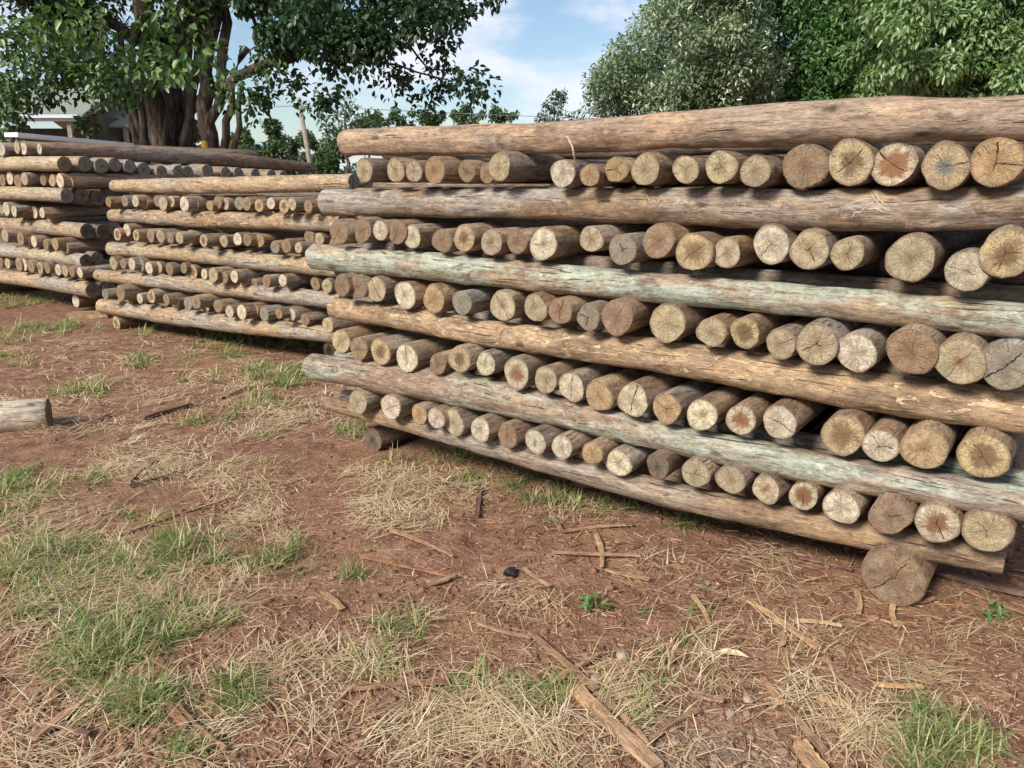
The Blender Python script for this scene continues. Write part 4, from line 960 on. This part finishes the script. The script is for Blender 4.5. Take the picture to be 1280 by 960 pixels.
cA = at_fwd(862, 55, 16.5)
cl = crown_clumps(cA, (1.75, 1.6, 1.8), 150, (.3, .55), 430, .082)
for x, y in [(765, 100), (770, 135), (790, 60), (760, 120), (785, 145), (830, 140), (800, 30), (870, 145), (900, 120), (920, 145), (790, 110), (840, 10), (900, -10), (940, 30), (860, 90), (875, 110), (850, 120), (885, 70), (870, 130), (755, 105), (752, 130), (748, 145), (775, 80)]:
    cl.append((at_fwd(x, y, rng.uniform(15.6, 17)), .4, 430, .082, .1, .85))
cl = [q for q in cl if inv_px(*q[0])[0] > 738 + max(0, (115 - inv_px(*q[0])[1]) / 115) ** 1.4 * 92 + q[1] * 25]
b = np.array([cA[0], cA[1], 0.]); tree('shade_tree', 'rounded tree with small silvery glossy leaves, leftmost of those behind the nearest stack', 'tree', b, std_tubes(b, cA, .13, cl, 14), cl, LEAFA, .2)
cB = at_fwd(1000, 45, 18.5)
cl = crown_clumps(cB, (2.3, 1.6, 2.3), 190, (.35, .6), 330, .12, 0, .9)
for x, y in [(940, 150), (980, 140), (1020, 135), (1060, 130), (1000, 120), (1090, 135), (960, 125), (1040, 60), (1055, 20), (1080, 60), (1070, 100), (1100, 110), (905, 150), (1040, 100), (1050, 80), (1030, 80), (1060, 45), (1020, 60), (1085, 30)]:
    cl.append((at_fwd(x, y, rng.uniform(16.5, 17.5)), .5, 300, .12, .3, 1))
b = np.array([cB[0], cB[1], 0.]); tree('shade_tree', 'dense deep green tree standing between the silvery tree and the bright leaved one', 'tree', b, std_tubes(b, cB, .22, cl, 10), cl, LEAFB, .3)
cC = at_fwd(1225, 20, 14)
cl = crown_clumps(cC, (2.0, 1.5, 1.75), 150, (.25, .45), 470, .115, .05, .95)
for x, y in [(1130, 40), (1125, 80), (1145, 100), (1150, 60), (1180, 80), (1240, 100), (1230, 118), (1265, 95), (1275, 60), (1110, 20), (1170, 20), (1140, 0), (1270, 125), (1200, 120), (1290, 30), (1300, 90)]:
    cl.append((at_fwd(x, y, rng.uniform(12.4, 13.2)), .33, 420, .115, .3, 1))
b = np.array([cC[0], cC[1], 0.]); tree('shade_tree', 'bright tree with long drooping pale green leaves, rightmost behind the nearest stack', 'tree', b, std_tubes(b, cC, .14, cl, 12), cl, LEAFC, .6, None, (.15, .24))

# smaller trees and bushes along the horizon
HZ = [ # px centre, top py, half width px, forward, leaf, label
 (345, 158, 36, 34, 'pointed green bush', 'bushy conical green tree left of the leaning utility pole'),
 (310, 168, 24, 48, 'x', 'distant bluish tree beside the blue roofed shed'),
 (378, 166, 22, 46, 'x', 'distant tree directly behind the leaning utility pole'),
 (410, 168, 34, 36, 'x', 'dark bush right of the leaning utility pole'),
 (406, 188, 16, 24, 'x', 'small bright bush at the foot of the utility pole'),
 (248, 160, 20, 30, 'x', 'light green bush seen between the stems of the large tree'),
 (490, 145, 15, 52, 'x', 'small far treetop over the left end of the top pole'),
 (540, 144, 16, 52, 'x', 'low far treetop, second of the small ones above the top pole'),
 (583, 138, 17, 52, 'x', 'rounded far treetop, third of the small ones above the top pole'),
 (622, 140, 15, 52, 'x', 'spiky far treetop, fourth of the small ones above the top pole'),
 (462, 150, 14, 60, 'x', 'faint far treetop beside the open-crowned tree'),
]
for i, (px, top, hw, fw, kind, lb) in enumerate(HZ):
    topz = HC + (228 - top) / 1050 * fw; w = hw / 1050 * fw
    c = np.array([(px - 640) / 1050 * fw, fw, topz * .55]); ht = topz * .5
    cl = crown_clumps(c, (w, w, ht), 34, (w * .22, w * .42), 190, .1 * fw / 30 + .06, .1, 1)
    if fw > 50:
        cl = []
        for _ in range(16):
            d = rng.normal(size=3) * np.array([.62, .5, .3]); q = c.copy(); q[2] = topz - w * .55
            cl.append((q + d * w, w * rng.uniform(.16, .34), 55, .26, .1, .9))
    if i == 0:
        cl = []
        for _ in range(34):
            s = rng.uniform(0, 1); a = rng.uniform(0, 6.28); q = w * (1.05 - s) * rng.uniform(.4, 1)
            cl.append((np.array([c[0] + q * math.cos(a), fw + q * math.sin(a), .5 + (topz - .5) * s]), w * .28, 150, .16, .2, 1))
    b = np.array([c[0], fw, 0.])
    tree('bush' if top > 180 else 'small_tree', lb, 'bush' if top > 180 else 'tree', b, std_tubes(b, c, .07 + .001 * fw, cl, 4), cl, LEAFF, .2, 'bushes and trees along the horizon')
# open-crowned tree right of the utility pole, thin tall tree further right
c = at_fwd(432, 148, 30); cl = []
for x, y in [(410, 160), (420, 145), (432, 138), (440, 150), (455, 148), (468, 152), (462, 145), (425, 165), (445, 160), (405, 152), (438, 132)]:
    cl.append((at_fwd(x, y, rng.uniform(29, 31)), .28, 60, .16, 0, .6))
b = np.array([c[0], 30, 0.]); tree('small_tree', 'open crowned tree peeping over the left end of the top pole', 'tree', b, std_tubes(b, c, .1, cl, 8), cl, LEAFF, .2, 'bushes and trees along the horizon')
c = at_fwd(692, 135, 45); cl = []
for x, y, r in [(685, 130, .3), (692, 120, .32), (700, 125, .35), (703, 118, .3), (695, 135, .4), (682, 146, .5), (692, 148, .6), (705, 147, .5), (720, 147, .4), (678, 150, .4)]:
    cl.append((at_fwd(x, y, 45), r, 70, .2, 0, .7))
b = np.array([c[0], 45, 0.]); tree('small_tree', 'slim far tree standing clear above the middle of the top pole', 'tree', b, std_tubes(b, c, .1, cl, 8), cl, LEAFF, .2, 'bushes and trees along the horizon')
cl = []
for _ in range(150):
    x = rng.uniform(1.5, 14); y = rng.uniform(18.5, 21); cl.append((np.array([x, y, rng.uniform(.3, 2.3)]), rng.uniform(.4, .7), 170, .14, 0, .8))
V, f, t = leaf_cloud(cl, .2); o = mesh_obj('undergrowth', V, f, LEAFB); set_tint(o, t); tag(o, 'dense green undergrowth beneath the trees behind the nearest stack', 'undergrowth', kind='stuff')
cl = []
for _ in range(330):
    x = rng.uniform(-95, 95); hh = 2.4 + 1.5 * mnoise.noise((x * .09, 3.3, 1.1)); cl.append((np.array([x, 72 + rng.uniform(-2, 2), rng.uniform(.2, 1) * hh]), rng.uniform(.7, 1.5), 130, .4, 0, .8))
V, f, t = leaf_cloud(cl, .2); o = mesh_obj('treeline', V, f, LEAFF); set_tint(o, t); tag(o, 'far hazy line of low trees along the horizon', 'treeline', kind='stuff')
# palm fronds
pb = at_fwd(748, 160, 22); root = empty('palm_tree', (pb[0], pb[1], 0)); tag(root, 'small palm with feathery fronds left of the silvery leaved tree', 'palm')
V, Fc = tube_verts([(0, 0, 0), (.05, 0, 1.2), (0, 0, pb[2] - .1)], [.12, .09, .08], 8); mesh_obj('trunk', V, Fc, BARKD, root)
pc = []; pv, pf = [], []
for k in range(11):
    a = k * .571 + .2; el0 = random.uniform(.5, 1.1); pos = np.array([0, 0, pb[2] - .12]); 
    for s in range(12):
        el = el0 - s * .12; d = np.array([math.cos(a) * math.cos(el), math.sin(a) * math.cos(el), math.sin(el)]); pos = pos + d * .085
        side = np.array([-math.sin(a), math.cos(a), 0])
        for sg in (-1, 1):
            t_ = pos + (side * sg * .75 + d * .6) * .24 * (1 - s / 16) + np.array([0, 0, -.05]); o_ = len(pv)
            pv += [pos - d * .012, pos + d * .012, t_]; pf.append([o_, o_ + 1, o_ + 2])
o = mesh_obj('frond', pv, pf, LEAFF, root); set_tint(o, [random.random() for _ in pv])

# weeds with round leaves
WEED = mat_leaf('weed_leaf', [(0, (.05, .12, .035)), (1, (.16, .28, .09))], .5, .25)
for x, y, s, n, lb in [(745, 762, .055, 26, 'largest round leaved weed, in bare soil right of the black scrap'), (803, 769, .03, 10, 'small star shaped weed right of the largest weed'), (848, 802, .025, 9, 'tiny weed among straw below the upright tan stick'),
                       (880, 738, .022, 8, 'tiny two leaved weed on bare soil near the support log'), (1240, 768, .05, 18, 'low weed on the soil below the dark bark strips'), (690, 652, .03, 10, 'tiny weed under the middle of the lowest pole'), (1150, 905, .05, 16, 'broad leaved weed at the edge of the corner grass')]:
    p = gpt(x, y); root = empty('weed_plant', tuple(p)); tag(root, lb, 'weed', 'small weeds')
    cl = [(np.array([0, 0, s * .35]), s, n, s * .75, .2, 1)]
    V, f, t = leaf_cloud(cl, -.1); V[:, 2] = np.abs(V[:, 2]) * .8 + .004
    o = mesh_obj('leaves', V, f, WEED, root); set_tint(o, t)
    V, Fc = tube_verts([(0, 0, -.01), (0, 0, s * .5)], .003, 5); o = mesh_obj('stem', V, Fc, WEED, root); set_tint(o, [.4] * len(V))

# ------------------------------------------------------------------ building, pole, wires
def box(a, b):
    (x0, y0, z0), (x1, y1, z1) = a, b
    V = [(x, y, z) for z in (z0, z1) for x, y in ((x0, y0), (x1, y0), (x1, y1), (x0, y1))]
    return V, [[0, 3, 2, 1], [4, 5, 6, 7], [0, 1, 5, 4], [1, 2, 6, 5], [2, 3, 7, 6], [3, 0, 4, 7]]
def mat_corr():
    m = NT('corrugated_roof'); p = m.obj()
    w = m.new('ShaderNodeTexWave'); w.bands_direction = 'X'; m.put(w.inputs['Vector'], p); w.inputs['Scale'].default_value = 4.2; w.inputs['Distortion'].default_value = 0
    n = m.noise(p, 1.3, 4); c = m.mix(n, (.2, .235, .185), (.29, .32, .26)); m.put(m.p.inputs['Base Color'], c); m.p.inputs['Roughness'].default_value = .55
    m.bump(w.outputs['Fac'], .03, .8); return m.m
ROOF = mat_corr(); WALLM = mat_simple('dark_timber_wall', (.085, .07, .06), .9, .3, 3); WHITE = mat_simple('white_paint', (.52, .55, .6), .5, .05, 3); GREYP = mat_simple('weathered_grey_post', (.26, .23, .2), .85, .3, 8)
fb = 24.0
xl, xr = (-90 - 640) / 1050 * fb, (107 - 640) / 1050 * fb
ez = HC + (228 - 156) / 1050 * fb
root = empty('shed_building', (xl, fb, 0)); tag(root, 'low shed with pale green metal roof and white fascia behind the left stack', 'building')
def part(name, ab, mat):
    V, Fc = box(*ab); return mesh_obj(name, V, Fc, mat, root, smooth=False)
Wd = xr - xl; slope = .18
part('wall', ((.2, 1.2, 0), (Wd - .2, 1.35, ez - .1)), WALLM)
part('end_wall', ((Wd - .22, 1.36, 0), (Wd - .1, 6, ez + .3)), WALLM)
part('fascia', ((0, 0, ez + .02), (Wd, .06, ez + .2)), WHITE)
part('gutter', ((0, -.12, ez + .1), (Wd + .05, -.005, ez + .19)), WHITE)
V = [(-.1, .07, ez + .2), (Wd + .1, .07, ez + .2), (Wd - .3, 4.2, ez + 1.55), (-.1, 4.2, ez + 1.55), (Wd + .1, 8.4, ez + .2), (-.1, 8.4, ez + .2)]
V = V + [(x, y, z - .05) for x, y, z in V]
mesh_obj('roof', V, [[0, 1, 2, 3], [3, 2, 4, 5], [9, 8, 7, 6], [11, 10, 8, 9], [0, 6, 7, 1], [1, 7, 8, 2], [2, 8, 10, 4], [4, 10, 11, 5]], ROOF, root, smooth=False)
for x in (Wd - .32, Wd - 2.1, Wd - 3.9): part('post', ((x - .06, .1, 0), (x + .06, .22, ez - .03)), GREYP)
for x in (Wd - 1.4, Wd - 3.2): part('window', ((x - .5, 1.12, 1.3), (x + .5, 1.17, 2.3)), mat_simple('dark_glass', (.03, .035, .04), .15, .1, 2, .5))
# lower annexe on the right
xa, xb = (107 - 640) / 1050 * 26, (168 - 640) / 1050 * 26
root = empty('annexe_building', (xa, 26, 0)); tag(root, 'lower annexe with pale green roof right of the shed, half hidden by the large tree', 'building')
ez2 = HC + (228 - 160) / 1050 * 26; Wd = xb - xa
part('wall', ((.0, .8, 0), (Wd, .95, ez2 - .05)), WALLM)
V = [(-.2, 0, ez2), (Wd + .2, 0, ez2), (Wd - .5, 4, ez2 + 1.3), (-.2, 4, ez2 + 1.3)]; V += [(x, y, z - .06) for x, y, z in V]
mesh_obj('roof', V, [[0, 1, 2, 3], [7, 6, 5, 4], [0, 4, 5, 1], [1, 5, 6, 2], [2, 6, 7, 3], [3, 7, 4, 0]], ROOF, root, smooth=False)
part('post', ((Wd - .2, .05, 0), (Wd - .08, .17, ez2 - .07)), GREYP)
# far blue-roofed shed
fs = 110; xs = (322 - 640) / 1050 * fs
root = empty('small_house', (xs - 1.0, fs, 0)); tag(root, 'tiny far house with a light blue roof among bushes', 'house')
hz = HC + (228 - 191) / 1050 * fs
part('wall', ((0, 0, 0), (2.2, 3, hz)), WHITE)
V = [(-.2, -.2, hz), (2.4, -.2, hz), (2.4, 3.2, hz), (-.2, 3.2, hz), (.3, 1.5, hz + 1.1), (2.4, 1.5, hz + 1.1)]
mesh_obj('roof', V, [[0, 1, 5, 4], [2, 3, 4, 5], [1, 2, 5], [3, 0, 4], [3, 2, 1, 0]], mat_simple('blue_roof', (.3, .42, .6), .5, .1, 1), root, smooth=False)
# yellow posts by the tree
YEL = mat_simple('yellow_paint', (.7, .42, .03), .5, .15, 6)
for (px, w, lb) in ((255, .05, 'yellow painted post left of the thin stems of the large tree'), (289, .1, 'wider yellow painted post seen between the slanting stems')):
    p = at_fwd(px, 176, 14.0 if w < .08 else 17.0)
    root = empty('yellow_post', (p[0], p[1], 0)); tag(root, lb, 'post', 'yellow posts under the large tree')
    V, Fc = tube_verts([(0, 0, -.1), (0, 0, p[2] * .6), (0, 0, p[2] - .03), (0, 0, p[2])], [w, w, w, w * .7], 14); mesh_obj('shaft', V, Fc, YEL, root)
    V, Fc = tube_verts([(0, 0, .55), (0, 0, .7)], w * 1.06, 14); mesh_obj('collar', V, Fc, GREYP, root)
# leaning utility pole and wires
fu = 32.0
pt, pbm = at_fwd(373, 122, fu), at_fwd(398, 232, fu); pbm[2] = 0
root = empty('utility_pole', tuple(pbm)); tag(root, 'leaning bare wooden utility pole behind the middle stack', 'utility pole')
V, Fc = tube_verts([np.zeros(3), (pt - pbm) * .5, pt - pbm], [.105, .095, .08], 12); mesh_obj('shaft', V, Fc, GREYP, root)
V, Fc = tube_verts([(pt - pbm) * .93 + np.array([-.3, 0, 0]), (pt - pbm) * .93 + np.array([.3, 0, .0])], .03, 6); mesh_obj('insulator_arm', V, Fc, GREYP, root)
WIRE = mat_simple('grey_wire', (.2, .2, .21), .5, .1, 3)
hang = pbm + (pt - pbm) * .93
for a, b_, sag, lb in [(at_fwd(-300, 120, 40), hang + np.array([-.28, 0, .03]), .5, 'sagging wire running left from the leaning utility pole'), (hang + np.array([.28, 0, .03]), at_fwd(1500, 140, 45), .55, 'sagging wire running right from the leaning utility pole'),
                       (at_fwd(200, 173, 60), at_fwd(560, 176, 60), .25, 'upper of the two faint low wires behind the utility pole'), (at_fwd(200, 180, 60), at_fwd(560, 183, 60), .25, 'lower of the two faint low wires behind the utility pole')]:
    s = np.linspace(0, 1, 30); P = np.array([a + (b_ - a) * q - np.array([0, 0, sag * 4 * q * (1 - q)]) for q in s])
    V, Fc = tube_verts(P, .013, 5); tag(mesh_obj('power_line', V, Fc, WIRE), lb, 'wire', 'power lines')

# ------------------------------------------------------------------ light and sky
SUN_AZ, SUN_EL = R(222), R(36)
w = bpy.data.worlds.new('World'); scene.world = w; w.use_nodes = True
nt = w.node_tree; nn = nt.nodes; bg = nn['Background']
sky = nn.new('ShaderNodeTexSky'); sky.sky_type = 'NISHITA'; sky.sun_disc = False; sky.sun_elevation = SUN_EL; sky.sun_rotation = SUN_AZ
sky.air_density = 1.0; sky.dust_density = .8; sky.ozone_density = 2.0
tc = nn.new('ShaderNodeTexCoord'); sep = nn.new('ShaderNodeSeparateXYZ'); nt.links.new(tc.outputs['Generated'], sep.inputs[0])
mp = nn.new('ShaderNodeMapping'); mp.inputs['Scale'].default_value = (4.2, 4.2, 9.0); mp.inputs['Location'].default_value = (.35, .1, .6); nt.links.new(tc.outputs['Generated'], mp.inputs['Vector'])
cn = nn.new('ShaderNodeTexNoise'); cn.inputs['Scale'].default_value = 1.5; cn.inputs['Detail'].default_value = 7; cn.inputs['Roughness'].default_value = .55; nt.links.new(mp.outputs[0], cn.inputs['Vector'])
cm = nn.new('ShaderNodeMapRange'); cm.interpolation_type = 'SMOOTHSTEP'; cm.inputs[1].default_value = .41; cm.inputs[2].default_value = .64; cm.inputs[4].default_value = .9; nt.links.new(cn.outputs['Fac'], cm.inputs[0])
mx = nn.new('ShaderNodeMix'); mx.data_type = 'RGBA'; nt.links.new(cm.outputs[0], mx.inputs['Factor'])
ci = [i for i in mx.inputs if i.type == 'RGBA']; nt.links.new(sky.outputs[0], ci[0]); ci[1].default_value = (6.6, 6.8, 7.5, 1)
nt.links.new([o for o in mx.outputs if o.type == 'RGBA'][0], bg.inputs[0]); bg.inputs[1].default_value = .08
sd = bpy.data.lights.new('sun', 'SUN'); sd.energy = 3.3; sd.angle = R(16); sd.color = (1, .93, .82)
so = bpy.data.objects.new('sun', sd); COL.objects.link(so)
sv = Vector((math.sin(SUN_AZ) * math.cos(SUN_EL), math.cos(SUN_AZ) * math.cos(SUN_EL), math.sin(SUN_EL)))
so.rotation_euler = sv.to_track_quat('Z', 'Y').to_euler(); so.location = (-6, -6, 9)
scene.view_settings.view_transform = 'Standard'; scene.view_settings.look = 'None'; scene.view_settings.exposure = .85; scene.view_settings.gamma = 1
scene.render.engine = 'CYCLES'
scene.cycles.max_bounces = 6; scene.cycles.diffuse_bounces = 3
